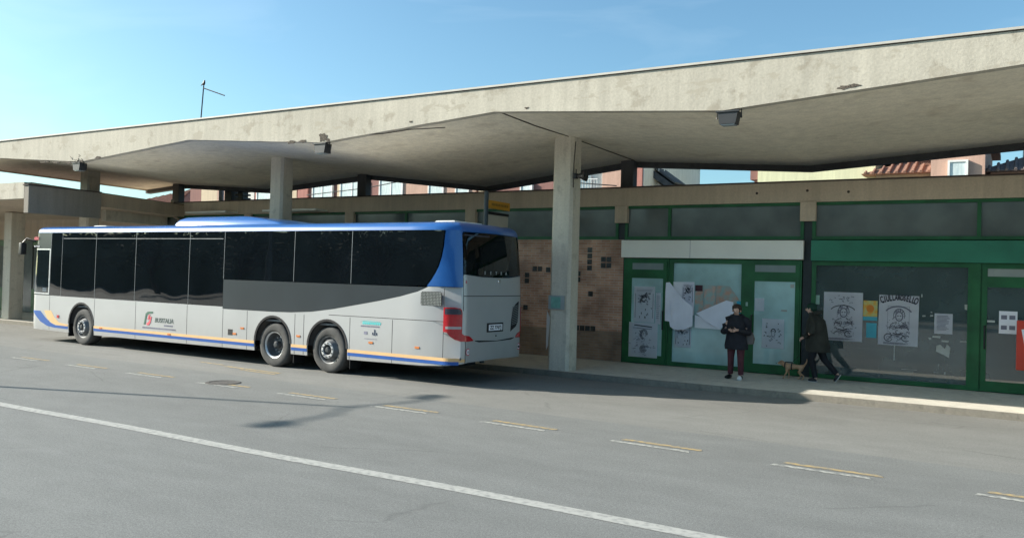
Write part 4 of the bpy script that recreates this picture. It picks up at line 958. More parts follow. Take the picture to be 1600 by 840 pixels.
# number plate
po = patch([[(gu(.90), 1.02), (gu(1.48), 1.02), (gu(1.48), 1.20), (gu(.90), 1.20)]], .012, .012).build('plate_holder', SEAM, bus)
patch([[(gu(.95), 1.05), (gu(1.44), 1.05), (gu(1.44), 1.17), (gu(.95), 1.17)]], .016, .004).build('number_plate', PAPER, po)
FACE_E = Matrix(((0,0,1,0),(1,0,0,0),(0,1,0,0),(0,0,0,1)))      # text facing +X, reading towards +Y
def rear_text(t_, size, m, b, z, name, off=.02, par=None, **k):
    p_ = bp(gu(b), z, off); return text_mesh(t_, size, m, name, par or bus, Matrix.Translation(p_) @ Matrix.Rotation(-.04 if False else 0, 4, 'Z') @ FACE_E, **k)
rear_text('ZZ 776YJ', .105, INK, .985, 1.075, 'plate_characters', .022, po, bold=.002)
for k, ch in enumerate('SETRA'): rear_text(ch, .085, mat('chrome_letter', (.55, .57, .6), .3, metal=.6), .80+k*.19, 2.165, 'maker_letter', .012, bold=.003)
p_ = bp(gu(1.32), 2.03, .0); q = MB(); q.lathe([(.001, .02), (.03, .02), (.045, .01), (.045, 0)], 'X', p_, 20); q.build('badge', mat('chrome', (.75, .76, .78), .15, metal=.9), bus, 40)
q = MB(); q.lathe([(.001, .015), (.015, .012), (.015, 0)], 'X', bp(gu(1.22), .94), 12); q.build('lock', SEAM, bus)
RDT = mat('red_vinyl', (.62, .10, .13), .5)
rear_text('6061', .085, RDT, .24, 1.98, 'fleet_number', .006, bold=.002)
for b_, z in ((.33, .66), (2.2, .67)):
    p_ = bp(gu(b_), z, .004)
    q = MB(); q.lathe([(.001, 0), (.05, 0)], 'X', p_, 24); st_ = q.build('speed_sticker', PAPER, bus)
    q = MB(); q.lathe([(.052, .001), (.07, .001), (.07, 0)], 'X', p_, 24); q.build('red_ring', RDT, st_)
    rear_text('11' if b_ < 1 else '80', .07, INK, b_-.04, z-.025, 'sticker_number', .010, st_, bold=.002)
q = MB(); q.lathe([(.001, .012), (.025, .01), (.03, 0)], 'X', bp(gu(.16), .53), 12); q.build('tow_cover', STEEL, bus)
# lettering on the side (faces -Y)
GRT = mat('grey_vinyl', (.10, .13, .12), .5)
def side_text(t_, size, m, a, z, name, **k): return text_mesh(t_, size, m, name, bus, Matrix.Translation((-a, -.004 , z)) @ FACE_S, **k)
side_text('BUSITALIA', .155, GRT, 9.12, .775, 'side_lettering', bold=.003, shear=.15)
for zz, a0, a1, cc in ((.69, 8.75, 8.45, INK2), (.605, 9.6, 8.3, INK2)):
    q = MB(); rr = random.Random(int(zz*100)); xx = -a0
    while xx < -a1:
        d = rr.uniform(.02, .05); q.box((xx, -.005, zz), (xx+d, -.0035, zz+.035)); xx += d+.014
    q.build('small_print', cc, bus)
q = MB(); q.prism([(-9.55, -.004, .70), (-9.49, -.004, .70), (-9.43, -.004, .93), (-9.36, -.004, .97), (-9.20, -.004, .985), (-9.20, -.004, 1.03), (-9.40, -.004, 1.02), (-9.48, -.004, .97)], (0, -.003, 0))
q.build('logo_green_stroke', mat('dark_green_vinyl', (.06, .14, .10), .5), bus)
q = MB(); q.prism([(-9.42, -.004, .68), (-9.34, -.004, .69), (-9.28, -.004, .75), (-9.24, -.004, .90), (-9.30, -.004, .90), (-9.33, -.004, .80), (-9.37, -.004, .76), (-9.44, -.004, .73)], (0, -.003, 0)); q.prism([(-9.40, -.0045, .82), (-9.34, -.0045, .84), (-9.30, -.0045, .95), (-9.36, -.0045, .94)], (0, -.003, 0))
q.build('logo_red_stroke', RDT, bus)
q = MB(); rr = random.Random(9); xx = -2.36
while xx < -1.92:
    d = rr.uniform(.03, .05); q.prism([(xx, -.004, 1.085), (xx+d, -.004, 1.085), (xx+d+.015, -.004, 1.135), (xx+.015, -.004, 1.135)], (0, -.0015, 0)); xx += d+.01
q.prism([(-2.42, -.004, 1.13), (-2.30, -.004, 1.15), (-1.9, -.004, 1.145), (-1.9, -.004, 1.152), (-2.3, -.004, 1.16)], (0, -.0015, 0)); q.build('cyan_mark', mat('cyan_vinyl', (.12, .55, .55), .5), bus)
q = MB(); xx = -2.4
while xx < -1.9:
    d = rr.uniform(.015, .03); q.box((xx, -.005, 1.035), (xx+d, -.0035, 1.06)); xx += d+.01
for z in (.875, .79): q.box((-2.3, -.005, z), (-1.96, -.0035, z+.008)) if z < .8 else None
q.box((-2.31, -.005, .88), (-2.22, -.0035, .94)); q.tube([(-2.03, -.004, .87), (-2.03, -.004, .99)], .012, 4); q.tube([(-2.08, -.004, .88), (-2.08, -.004, .93)], .01, 4); q.tube([(-1.98, -.004, .88), (-1.98, -.004, .93)], .01, 4)
q.build('notice_icons', INK2, bus)
side_text('6061', .12, RDT, 14.62, 2.80, 'fleet_number', bold=.004); side_text('BUSITALIA', .06, PAPER, 14.62, 2.60, 'cab_lettering')
# mirror and destination strip
q = MB(); q.tube([(-14.75, .12, 2.75), (-15.0, .0, 2.85), (-15.12, -.05, 2.72)], .022, 6); q.box((-15.2, -.13, 2.38), (-15.05, .03, 2.72), .03); q.build('mirror', BLACKM, bus, 40)
q = patch([[(UC-1.0, 2.90), (UC-.2, 2.905), (UC-.2, 2.93), (UC-1.0, 2.925)]], .007, .004); q.build('brake_light', DKL, bus)

# ------------------------------------------------------------------ people and dog
SKIN = mat('skin', (.60, .38, .29), .55, var=.08, scale=12)
def skin_mesh(name, V, E, m, parent, root, sub_=2):
    names = list(V); me = bpy.data.meshes.new(name); me.from_pydata([V[k][:3] for k in names], [(names.index(a), names.index(b)) for a, b in E], [])
    o = bpy.data.objects.new(name, me); C.objects.link(o)
    sk = o.modifiers.new('skin', 'SKIN'); sk.branch_smoothing = .4
    for i, k in enumerate(names):
        r = V[k][3]; v = me.skin_vertices[0].data[i]; v.radius = r if isinstance(r, tuple) else (r, r); v.use_root = (k == root)
    ss = o.modifiers.new('sub', 'SUBSURF'); ss.levels = sub_; ss.render_levels = sub_
    dg = bpy.context.evaluated_depsgraph_get(); m2 = bpy.data.meshes.new_from_object(o.evaluated_get(dg)); bpy.data.objects.remove(o)
    m2.shade_smooth(); m2.materials.clear(); m2.materials.append(m)
    o = bpy.data.objects.new(name, m2); C.objects.link(o)
    if parent: o.parent = parent
    return o
def hand(V, E, pre, wr, palm, tips, thumb):
    """palm vertex plus five short bent finger chains"""
    V[pre+'palm'] = (*palm, .026); E.append((wr, pre+'palm'))
    for i, (k, t) in enumerate(tips):
        V[f'{pre}k{i}'] = (*k, .0095); V[f'{pre}t{i}'] = (*t, .007); E += [(pre+'palm', f'{pre}k{i}'), (f'{pre}k{i}', f'{pre}t{i}')]
    V[pre+'th0'] = (*thumb[0], .011); V[pre+'th1'] = (*thumb[1], .008); E += [(pre+'palm', pre+'th0'), (pre+'th0', pre+'th1')]
def shoe(mb, heel, toe, r=.043, sole=None):
    h, t = Vector(heel), Vector(toe); d = (t-h)
    mb.tube([h-d*.08, h, h+d*.45, h+d*.8, t], [(r*.6, r*.6), (r*.95, r*1.15), (r, r*1.05), (r*1.05, r*.75), (r*.6, r*.4)], 12)

def standing_person():
    root = empty('person', (-5.1, 17.62, .122), 'person in a black jacket and maroon trousers looking down at a phone', 'person', rz=.0)
    V = {}; E = []
    V['pelvis'] = (0, 0, .84, .105); V['waist'] = (0, 0, .98, (.11, .09)); V['chest'] = (0, .01, 1.16, (.14, .10)); V['neckb'] = (0, .0, 1.30, .06); V['neck'] = (0, -.012, 1.345, .048)
    V['jaw'] = (0, -.045, 1.385, .055); V['face'] = (0, -.045, 1.43, .078); V['cran'] = (0, -.02, 1.475, .082); V['top'] = (0, -.01, 1.515, .055); V['nose'] = (0, -.135, 1.40, .012)
    E += [('pelvis', 'waist'), ('waist', 'chest'), ('chest', 'neckb'), ('neckb', 'neck'), ('neck', 'jaw'), ('jaw', 'face'), ('face', 'cran'), ('cran', 'top'), ('face', 'nose')]
    for s, n_ in ((-1, 'l'), (1, 'r')):
        V['sh'+n_] = (s*.17, .0, 1.25, .055); V['el'+n_] = (s*.25, -.02, 1.0, .03); V['wr'+n_] = (s*.085, -.22, 1.035, .027)
        E += [('chest', 'sh'+n_), ('sh'+n_, 'el'+n_), ('el'+n_, 'wr'+n_)]
        fx, fy = (-.13, .06) if s < 0 else (.13, -.06)
        V['hip'+n_] = (s*.09, 0, .78, .085); V['kn'+n_] = (s*.11, fy*.5-.01, .44, .055); V['an'+n_] = (fx, fy, .09, .038); V['he'+n_] = (fx, fy-.02, .045, .035); V['to'+n_] = (fx*1.15, fy-.14, .035, .03)
        E += [('pelvis', 'hip'+n_), ('hip'+n_, 'kn'+n_), ('kn'+n_, 'an'+n_), ('an'+n_, 'he'+n_), ('he'+n_, 'to'+n_)]
        px = s*.045
        tips = [((px-s*.02+s*.005*i, -.285-.004*i, 1.055-.017*i), (px-s*.045, -.295+.002*i, 1.05-.017*i)) for i in range(4)]
        hand(V, E, n_, 'wr'+n_, (px+s*.01, -.25, 1.04), tips, ((px+s*.0, -.275, 1.075), (px-s*.025, -.285, 1.09)))
    skin_mesh('body', V, E, SKIN, root, 'pelvis')
    J = mat('black_jacket', (.014, .015, .022), .75, var=.3, scale=8, bump=.3, bscale=12); T = mat('maroon_trousers', (.10, .03, .038), .85, var=.2, scale=8)
    q = MB(); q.loft([(.01, 0, .62, .13, .10), (.005, 0, .625, .235, .165), (0, 0, .70, .245, .175), (0, 0, .84, .225, .165), (0, 0, .97, .20, .15), (0, 0, 1.1, .205, .15), (0, .01, 1.2, .20, .14), (0, .01, 1.265, .16, .115), (0, .0, 1.31, .10, .09), (0, -.01, 1.345, .075, .075)], 28)
    for s in (-1, 1): q.loft([(s*.26, -.03, .985+.064*math.cos(PI-PI*i/8), max(.004, .068*math.sin(PI*i/8)), max(.004, .068*math.sin(PI*i/8))) for i in range(9)], 14)
    for s in (-1, 1): q.tube([(s*.13, .01, 1.27), (s*.185, .01, 1.24), (s*.235, .005, 1.12), (s*.265, -.02, .995), (s*.235, -.08, .985), (s*.16, -.16, 1.01), (s*.10, -.215, 1.03)], [.06, .08, .072, .066, .062, .055, .045], 14)
    q.tube([(-.12, .03, 1.31), (-.07, .10, 1.33), (.07, .10, 1.33), (.12, .03, 1.31), (.06, -.05, 1.30), (-.06, -.05, 1.30), (-.12, .03, 1.31)], .04, 10)
    for v in q.bm.verts: v.co += Vector((1, 1, .3))*.012*mnoise.noise(v.co*9)
    q.build('jacket', J, root, 60)
    q = MB()
    for s, fx, fy in ((-1, -.13, .06), (1, .13, -.06)):
        q.tube([(s*.075, 0, .88), (s*.095, 0, .76), (s*.105, fy*.3-.005, .60), (s*.112, fy*.5-.015, .44), (s*.12, fy*.8, .26), (fx, fy, .10)], [.10, .102, .085, .068, .062, .055], 16)
    q.build('trousers', T, root, 60)
    q = MB(); shoe(q, (-.13, .065, .05), (-.17, -.13, .035)); q.build('shoe', BLACKM, root, 60)
    q = MB(); shoe(q, (.13, -.055, .05), (.155, -.25, .035)); q.build('shoe', BLACKM, root, 60)
    q = MB(); shoe(q, (.145, -.20, .042), (.155, -.262, .03), .05); q.build('shoe_toe', mat('white_shoe_toe', (.7, .7, .68), .5), root, 60)
    H = mat('short_brown_hair', (.045, .028, .02), .7, var=.4, scale=30, bump=.6, bscale=60)
    q = MB(); q.loft([(0, .03, 1.385, .05, .03), (0, .03, 1.41, .085, .07), (0, .015, 1.45, .098, .09), (0, .005, 1.49, .10, .098), (0, -.005, 1.53, .092, .095), (0, -.01, 1.56, .065, .07), (0, -.01, 1.575, .02, .02)], 24)
    for v in q.bm.verts: 
        v.co += Vector((1, 1, 1))*.010*mnoise.noise(v.co*22)
    q.build('hair', H, root, 60)
    for s in (-1, 1):
        q = MB(); q.loft([(s*.028, -.118, 1.425, .003, .003), (s*.028, -.119, 1.431, .010, .006), (s*.028, -.118, 1.437, .003, .003)], 10); q.build('eye', BLACKM, root, 60)
        q = MB(); q.loft([(s*.083, -.03, 1.40, .005, .008), (s*.087, -.03, 1.42, .009, .016), (s*.085, -.028, 1.445, .006, .012)], 10); q.build('ear', SKIN, root, 60)
    q = MB(); q.box((-.02, -.117, 1.383), (.02, -.108, 1.388), .002); q.build('mouth', mat('lip', (.25, .08, .07), .5), root)
    return root
standing_person()
ph = MB(); ph.box((-.038, -.006, -.075), (.038, .006, .075), .004); po_ = tag(ph.build('phone', BLACKM, None, None, (-5.1, 17.62-.30, 1.19)), 'dark phone with a reddish case held in both hands by the standing person', 'phone'); po_.rotation_euler = (.9, 0, 0)
t = empty('shoulder_bag', (-4.86, 17.68, .86), 'grey brown shoulder bag hanging at the hip of the standing person', 'bag')
q = MB(); q.loft([(0, 0, 0, .03, .05), (.01, 0, .01, .10, .07), (0, 0, .12, .13, .075), (-.01, 0, .24, .10, .06), (-.02, 0, .28, .05, .03)], 18, 3.); q.build('pouch', mat('grey_brown_leather', (.12, .105, .10), .6, var=.2), t, 50)
q = MB(); q.tube([(-.06, .02, .27), (-.16, .02, .5), (-.24, .04, .62), (-.36, .12, .55), (-.30, .15, .3), (-.06, .06, .25)], .010, 6); q.build('strap', BLACKM, t)

def walking_person():
    root = empty('person', (-3.66, 18.42, .122), 'person in a dark olive coat and green cap walking left with a small dog', 'person')
    V = {}; E = []
    V['pelvis'] = (0, 0, .86, .10); V['waist'] = (-.01, 0, 1.0, (.10, .10)); V['chest'] = (-.03, 0, 1.22, (.12, .13)); V['neckb'] = (-.06, 0, 1.37, .06); V['neck'] = (-.09, 0, 1.42, .05)
    V['jaw'] = (-.14, 0, 1.45, .055); V['face'] = (-.13, 0, 1.51, .078); V['cran'] = (-.10, 0, 1.55, .085); V['top'] = (-.09, 0, 1.59, .055); V['nose'] = (-.225, 0, 1.49, .012)
    E += [('pelvis', 'waist'), ('waist', 'chest'), ('chest', 'neckb'), ('neckb', 'neck'), ('neck', 'jaw'), ('jaw', 'face'), ('face', 'cran'), ('cran', 'top'), ('face', 'nose')]
    arms = {'l': ((-.03, -.17, 1.30), (-.03, -.24, 1.05), (-.20, -.21, .92)), 'r': ((-.03, .17, 1.30), (.0, .23, 1.03), (-.16, .20, .86))}
    for n_, (a, b_, c2) in arms.items():
        V['sh'+n_] = (*a, .055); V['el'+n_] = (*b_, .03); V['wr'+n_] = (*c2, .027); E += [('chest', 'sh'+n_), ('sh'+n_, 'el'+n_), ('el'+n_, 'wr'+n_)]
        d = (Vector(c2)-Vector(b_)).normalized(); p0 = Vector(c2)+d*.045
        tips = [(tuple(p0+d*.045+Vector((-.012, .012*(i-1.5), -.006*i))), tuple(p0+d*.055+Vector((.015, .012*(i-1.5), -.035)))) for i in range(4)]
        hand(V, E, n_, 'wr'+n_, tuple(p0), tips, (tuple(p0+Vector((-.02, -.025, .02))), tuple(p0+d*.04+Vector((-.01, -.03, .02)))))
    legs = {'l': ((0, -.085, .80), (-.06, -.09, .46), (.03, -.10, .09), (.045, -.10, .045), (-.11, -.10, .035)), 'r': ((.03, .085, .80), (.16, .08, .47), (.42, .07, .185), (.45, .07, .16), (.37, .07, .035))}
    for n_, (a, k_, an, he, to) in legs.items():
        V['hip'+n_] = (*a, .085); V['kn'+n_] = (*k_, .055); V['an'+n_] = (*an, .038); V['he'+n_] = (*he, .034); V['to'+n_] = (*to, .03)
        E += [('pelvis', 'hip'+n_), ('hip'+n_, 'kn'+n_), ('kn'+n_, 'an'+n_), ('an'+n_, 'he'+n_), ('he'+n_, 'to'+n_)]
    skin_mesh('body', V, E, SKIN, root, 'pelvis')
    J = mat('dark_olive_coat', (.030, .032, .026), .85, var=.3, scale=6, bump=.3, bscale=12); T = mat('black_trousers', (.009, .011, .016), .8, var=.3)
    q = MB(); q.loft([(.05, 0, .62, .10, .10), (.05, 0, .625, .235, .21), (.05, 0, .72, .24, .22), (.035, 0, .86, .23, .215), (.02, 0, 1.0, .215, .21), (.01, 0, 1.15, .205, .21), (.0, 0, 1.27, .185, .20), (-.02, 0, 1.345, .13, .15), (-.05, 0, 1.40, .10, .10), (-.07, 0, 1.44, .085, .085)], 28)
    for n_, (a, b_, c2) in arms.items():
        a, b_, c2 = Vector(a), Vector(b_), Vector(c2); q.loft([(b_.x, b_.y, b_.z+.066*math.cos(PI-PI*i/8), max(.004, .068*math.sin(PI*i/8)), max(.004, .068*math.sin(PI*i/8))) for i in range(9)], 14); q.tube([a+Vector((0, (.05 if a.y < 0 else -.05), .02)), a, (a+b_)/2, b_, (b_+c2)/2, c2-(c2-b_)*.05], [.06, .078, .072, .066, .058, .048], 14)
    q.tube([(-.03, -.10, 1.42), (.05, -.07, 1.44), (.08, 0, 1.45), (.05, .07, 1.44), (-.03, .10, 1.42)], .045, 10)
    for v in q.bm.verts: v.co += Vector((1, 1, .3))*.014*mnoise.noise(v.co*8+Vector((5, 0, 0)))
    q.build('coat', J, root, 60)
    q = MB()
    for n_, (a, k_, an, he, to) in legs.items():
        a, k_, an = Vector(a), Vector(k_), Vector(an); q.tube([a+Vector((0, 0, .08)), a, (a+k_)/2, k_, (k_+an)/2, an], [.10, .10, .085, .07, .062, .052], 16)
    q.build('trousers', T, root, 60)
    WS = mat('white_sole', (.55, .56, .58), .6)
    for n_, (a, k_, an, he, to) in legs.items():
        q = MB(); h = Vector(he); t_ = Vector(to); shoe(q, he, tuple(t_), .042); so_ = q.build('shoe', BLACKM, root, 60)
        d = (t_-h).normalized(); nn = Vector((d.z, 0, -d.x)); nn = nn if nn.z < 0 else -nn
        if n_ == 'r': nn = Vector((.92, 0, -.38)) if False else nn
        q = MB(); q.tube([h+nn*.036-d*.03, h+nn*.036+d*.07, t_+nn*.030], [(.036, .010), (.04, .010), (.034, .009)], 10); q.build('sole', WS, so_)
    q = MB(); q.loft([(-.06, 0, 1.47, .05, .06), (-.075, 0, 1.50, .092, .088), (-.09, 0, 1.54, .104, .096), (-.095, 0, 1.585, .10, .092), (-.09, 0, 1.62, .075, .07), (-.09, 0, 1.637, .03, .03)], 24); q.box((-.245, -.06, 1.535), (-.16, .06, 1.548), .004); q.build('cap', mat('dark_green_wool', (.010, .045, .032), .9, var=.25, scale=40), root, 60)
    for s in (-1, 1):
        q = MB(); q.loft([(-.195, s*.03, 1.508, .003, .003), (-.197, s*.03, 1.514, .006, .010), (-.195, s*.03, 1.52, .003, .003)], 10); q.build('eye', BLACKM, root, 60)
        q = MB(); q.loft([(-.115, s*.083, 1.48, .008, .005), (-.115, s*.088, 1.50, .016, .009), (-.113, s*.086, 1.525, .012, .006)], 10); q.build('ear', SKIN, root, 60)
    return root
walking_person()

def dog():
    root = empty('dog', (-4.12, 18.52, .122), 'small tan dog in a dark harness walking along the shop glass', 'dog')
    FUR = mat('tan_fur', (.52, .32, .19), .9, var=.25, scale=14, bump=.5, bscale=60)
    V = {'rump': (.17, 0, .27, .055), 'loin': (.07, 0, .275, .052), 'rib': (-.05, 0, .265, .068), 'chest': (-.14, 0, .265, .066), 'neck': (-.20, 0, .305, .045), 'skull': (-.27, 0, .335, .045), 'muzz': (-.315, 0, .318, .030), 'tip': (-.335, 0, .312, .024),
         'tail0': (.22, 0, .30, .022), 'tail1': (.26, 0, .36, .018), 'tail2': (.275, 0, .42, .013), 'tail3': (.265, 0, .45, .008)}
    E = [('rump', 'loin'), ('loin', 'rib'), ('rib', 'chest'), ('chest', 'neck'), ('neck', 'skull'), ('skull', 'muzz'), ('muzz', 'tip'), ('rump', 'tail0'), ('tail0', 'tail1'), ('tail1', 'tail2'), ('tail2', 'tail3')]
    for n_, y, f, b_ in (('l', -.05, -.03, .03), ('r', .05, .04, -.05)):
        V['fs'+n_] = (-.13, y, .21, .032); V['fe'+n_] = (-.12+f*.3, y, .14, .021); V['fw'+n_] = (-.14+f, y, .07, .014); V['fp'+n_] = (-.15+f*1.2, y, .014, .015); V['ft'+n_] = (-.18+f*1.2, y, .012, .013)
        E += [('chest', 'fs'+n_), ('fs'+n_, 'fe'+n_), ('fe'+n_, 'fw'+n_), ('fw'+n_, 'fp'+n_), ('fp'+n_, 'ft'+n_)]
        V['hs'+n_] = (.16, y, .21, .040); V['hk'+n_] = (.12+b_*.6, y, .15, .025); V['hh'+n_] = (.20+b_, y, .09, .014); V['hp'+n_] = (.17+b_*1.2, y, .014, .015); V['ht'+n_] = (.14+b_*1.2, y, .012, .013)
        E += [('rump', 'hs'+n_), ('hs'+n_, 'hk'+n_), ('hk'+n_, 'hh'+n_), ('hh'+n_, 'hp'+n_), ('hp'+n_, 'ht'+n_)]
    for s in (-1, 1):
        V[f'e{s}'] = (-.25, s*.038, .375, .016); V[f'f{s}'] = (-.265, s*.055, .355, .009); E += [('skull', f'e{s}'), (f'e{s}', f'f{s}')]
    skin_mesh('body', V, E, FUR, root, 'rib')
    q = MB(); q.loft([(-.358, 0, .308, .004, .004), (-.362, 0, .317, .012, .012), (-.358, 0, .326, .004, .004)], 10); q.build('nose', BLACKM, root, 60)
    for s in (-1, 1): q = MB(); q.loft([(-.303, s*.03, .342, .002, .002), (-.303, s*.031, .347, .006, .005), (-.303, s*.03, .352, .002, .002)], 8); q.build('eye', BLACKM, root, 60)
    q = MB()
    for x, z, r in ((-.03, .268, .082), (-.17, .285, .068)):
        q.lathe([(r-.006, -.012), (r, -.008), (r, .008), (r-.006, .012)], 'X', (x, 0, z), 20)
    q.tube([(-.17, 0, .355), (-.03, 0, .352)], .012, 6); q.build('harness', BLACKM, root, 50)
dog()
q = MB(); q.tube([(-4.15, 18.52, .478), (-4.02, 18.54, .62), (-3.92, 18.58, .80), (-3.85, 18.62, .95)], .006, 6); tag(q.build('dog_lead', BLACKM), 'thin dark lead between the walker and the tan dog', 'dog lead')

# ------------------------------------------------------------------ town behind
PINK = concrete('salmon_render', (.52, .34, .27), (.45, .28, .22), .3); MAUV = concrete('brown_mauve_render', (.26, .135, .12), (.2, .11, .1), .3)
CREAM = concrete('cream_render', (.62, .50, .36), (.5, .42, .32), .3); YELB = concrete('yellow_render', (.66, .65, .44), (.6, .58, .34), .2); REDR = concrete('red_render', (.42, .19, .16), (.4, .15, .12), .3)
WHI = concrete('white_render', (.68, .66, .62), (.5, .5, .48), .3); TILE = mat('terracotta_tiles', (.22, .11, .08), .9, col2=(.32, .18, .13), scale=8, bump=.4, bscale=12); DTILE = mat('dark_roof', (.06, .065, .075), .7, var=.3)
WGL = mat('distant_window', (.42, .50, .52), .25, col2=(.62, .68, .68), scale=2.2, spec=.7, stretch=(6, 1, .8)); WFR = mat('white_frame', (.7, .7, .68), .6)
def house(name, x0, x1, y0, y1, h, m, label, wins=(), roof=None, roof_m=None, segs=(), cat='building', group='houses beyond the station'):
    t = empty(name, ((x0+x1)/2, y0, 0), label, cat, group); ox, oy = (x0+x1)/2, y0
    q = MB(); q.box((x0-ox, 0, 0), (x1-ox, y1-y0, h)); q.build('wall', m, t)
    for a, b_, m2 in segs:
        q = MB(); q.box((a-ox, -.12, 0), (b_-ox, -.003, h-.1)); q.build('facade_strip', m2, t)
    if roof == 'hip':
        q = MB(); e = .6; hh = (y1-y0)*.22; A = [(x0-ox-e, -e, h+.003), (x1-ox+e, -e, h+.003), (x1-ox+e, y1-y0+e, h+.003), (x0-ox-e, y1-y0+e, h+.003)]; d = (y1-y0)/2
        v = [q.bm.verts.new(p) for p in A] + [q.bm.verts.new((x0-ox+d*.8, d, h+hh)), q.bm.verts.new((x1-ox-d*.8, d, h+hh))]
        for f in ((0, 1, 5, 4), (1, 2, 5), (2, 3, 4, 5), (3, 0, 4), (3, 2, 1, 0)): q.bm.faces.new([v[i] for i in f])
        q.build('roof', roof_m, t)
        q = MB()
        n_ = int((x1-x0+1.2)/.35)
        for i in range(n_):
            xx = x0-ox-e+.2+i*.35; k = min(1, max(0, (xx-(x0-ox-e))/(d*.8+e)), max(0, ((x1-ox+e)-xx)/(d*.8+e)))
            if k > .05: q.tube([(xx, -e-.03, h+.03), (xx, -e+(d+e)*k, h+.05+hh*k)], .07, 6)
        q.build('tile_rows', roof_m, t)
    elif roof == 'flat':
        q = MB(); q.box((x0-ox-.4, -.4, h+.003), (x1-ox+.4, y1-y0+.3, h+.25)); q.build('roof', roof_m, t)
    for (a, b_, z0, z1) in wins:
        q = MB(); yy = -.16
        q.box((a-ox, yy, z0), (b_-ox, yy+.03, z1)); wo = q.build('window', WGL, t)
        q = MB(); f = .09
        q.box((a-ox-f, yy-.05, z0-f), (b_-ox+f, yy+.15, z0)); q.box((a-ox-f, yy-.05, z1), (b_-ox+f, yy+.15, z1+f)); q.box((a-ox-f, yy-.05, z0), (a-ox, yy+.15, z1)); q.box((b_-ox, yy-.05, z0), (b_-ox+f, yy+.15, z1))
        nm = max(1, int((b_-a)/.8))
        for k in range(1, nm): xx = a-ox+(b_-a)*k/nm; q.box((xx-.035, yy-.03, z0), (xx+.035, yy-.002, z1))
        q.build('frame', WFR, wo)
    return t
Z1, Z2 = 7.0, 8.6
house('apartment_building', -58, -24.3, 45, 58, 10.4, MAUV, 'long brown and salmon apartment block behind the station roof', 
      wins=[(-44.2, -42.4, Z1, Z2), (-41.5, -39.4, Z1, Z2), (-37.9, -36.0, Z1, Z2), (-33.7, -32.6, Z1, Z2), (-31.5, -30.6, Z1, Z2), (-26.6, -25.9, Z1, 7.9), (-50, -48.6, Z1, Z2)] + [(a, a+1.6, 3.2, 4.9) for a in (-56, -50, -44, -38, -32, -27)],
      segs=[(-56.5, -54.6, CREAM), (-54.6, -52.6, PINK), (-52.6, -50.4, WHI), (-50.3, -47.6, REDR), (-47.5, -45.9, CREAM), (-45.8, -44.8, REDR), (-41.9, -41.6, CREAM), (-36.0, -32.6, PINK), (-32.5, -30.0, PINK), (-29.8, -29.3, CREAM)], roof='flat', roof_m=DTILE)
for a, b_ in ((-39.0, -38.2),): pass
house('small_house', -66, -59.6, 45, 53, 7.3, CREAM, 'small house with a pinkish tiled roof at the left behind the station', roof='hip', roof_m=TILE)
t = house('corner_block', -24, -19.0, 46, 56, 10.2, WHI, 'white corner block with a railed balcony and a red side between the station columns', wins=[(-23.2, -22.4, 7.0, 8.3)], segs=[(-21.6, -20.1, PINK), (-20.1, -19.05, REDR)], roof='flat', roof_m=DTILE)
q = MB()
q.box((-2.3, -1.4, 6.9), (.2, -.13, 7.05)); 
for k in range(14): q.tube([(-2.3+k*.19, -1.38, 7.05), (-2.3+k*.19, -1.38, 8.0)], .02, 4)
q.tube([(-2.3, -1.38, 8.0), (.2, -1.38, 8.0)], .03, 5); q.build('balcony', WFR, t)
gb = empty('gabled_house', (-19.6, 48, 0), 'white house with a dark sloping roof edge right of the red wall', 'building', 'houses beyond the station')
q = MB(); q.prism([(-3, 0, 0), (1.5, 0, 0), (1.5, 0, 7.5), (-.6, 0, 9.0), (-3, 0, 7.9)], (0, 3, 0)); q.build('wall', WHI, gb)
q = MB(); q.prism([(2.5, -.5, 7.05), (2.5, -.5, 7.4), (-.6, -.5, 9.6), (-.6, -.5, 9.1)], (0, 4, 0)); q.prism([(-.601, -.5, 9.1), (-.601, -.5, 9.6), (-3.6, -.5, 8.2), (-3.6, -.5, 7.8)], (0, 4, 0)); q.build('roof', DTILE, gb)
q = MB(); q.prism([(1.9, -.4, 7.95), (1.95, -.4, 8.05), (.5, -.4, 9.1), (.45, -.4, 9.0)], (0, 2, 0)); q.build('solar_panel', DTILE, gb)
q = MB()
for k in range(4): q.tube([(.2+k*.35, -.4, 8.7), (.2+k*.35, -.4, 9.7)], .025, 5)
q.tube([(.2, -.4, 9.7), (1.25, -.4, 9.7)], .025, 5); q.build('railing', WFR, gb)
yb_ = house('yellow_house', -12.1, -6.3, 45, 56, 9.6, YELB, 'plain pale yellow house wall above the station roof', roof='flat', roof_m=DTILE)
q = MB(); q.box((-3.35, .2, 7.7), (-2.91, 1.6, 8.3)); q.box((-3.15, .3, 6.6), (-2.91, 1.2, 7.69)); q.build('chimney', MAUV, yb_)
house('grey_house', -6.2, -3.7, 44.5, 52, 7.62, CREAM, 'low house with a terracotta tiled roof beside the yellow wall', roof='hip', roof_m=TILE)
house('salmon_house', -3.7, -1.5, 43.5, 54, 9.4, PINK, 'salmon house with one small white framed window at the right', wins=[(-2.9, -2.25, 6.6, 7.95)], roof='flat', roof_m=TILE)
rh = house('dark_roof_house', -1.3, 8, 44.5, 53, 7.55, PINK, 'house with a dark tiled roof and pale chimney at the far right', roof='hip', roof_m=mat('dark_tiles', (.09, .075, .08), .8, col2=(.2, .15, .13), scale=8))
q = MB(); q.box((-3.4, 1.5, 7.8), (-2.6, 2.3, 9.3), .03); q.box((-3.5, 1.4, 9.301), (-2.5, 2.4, 9.4)); q.build('chimney', WHI, rh)
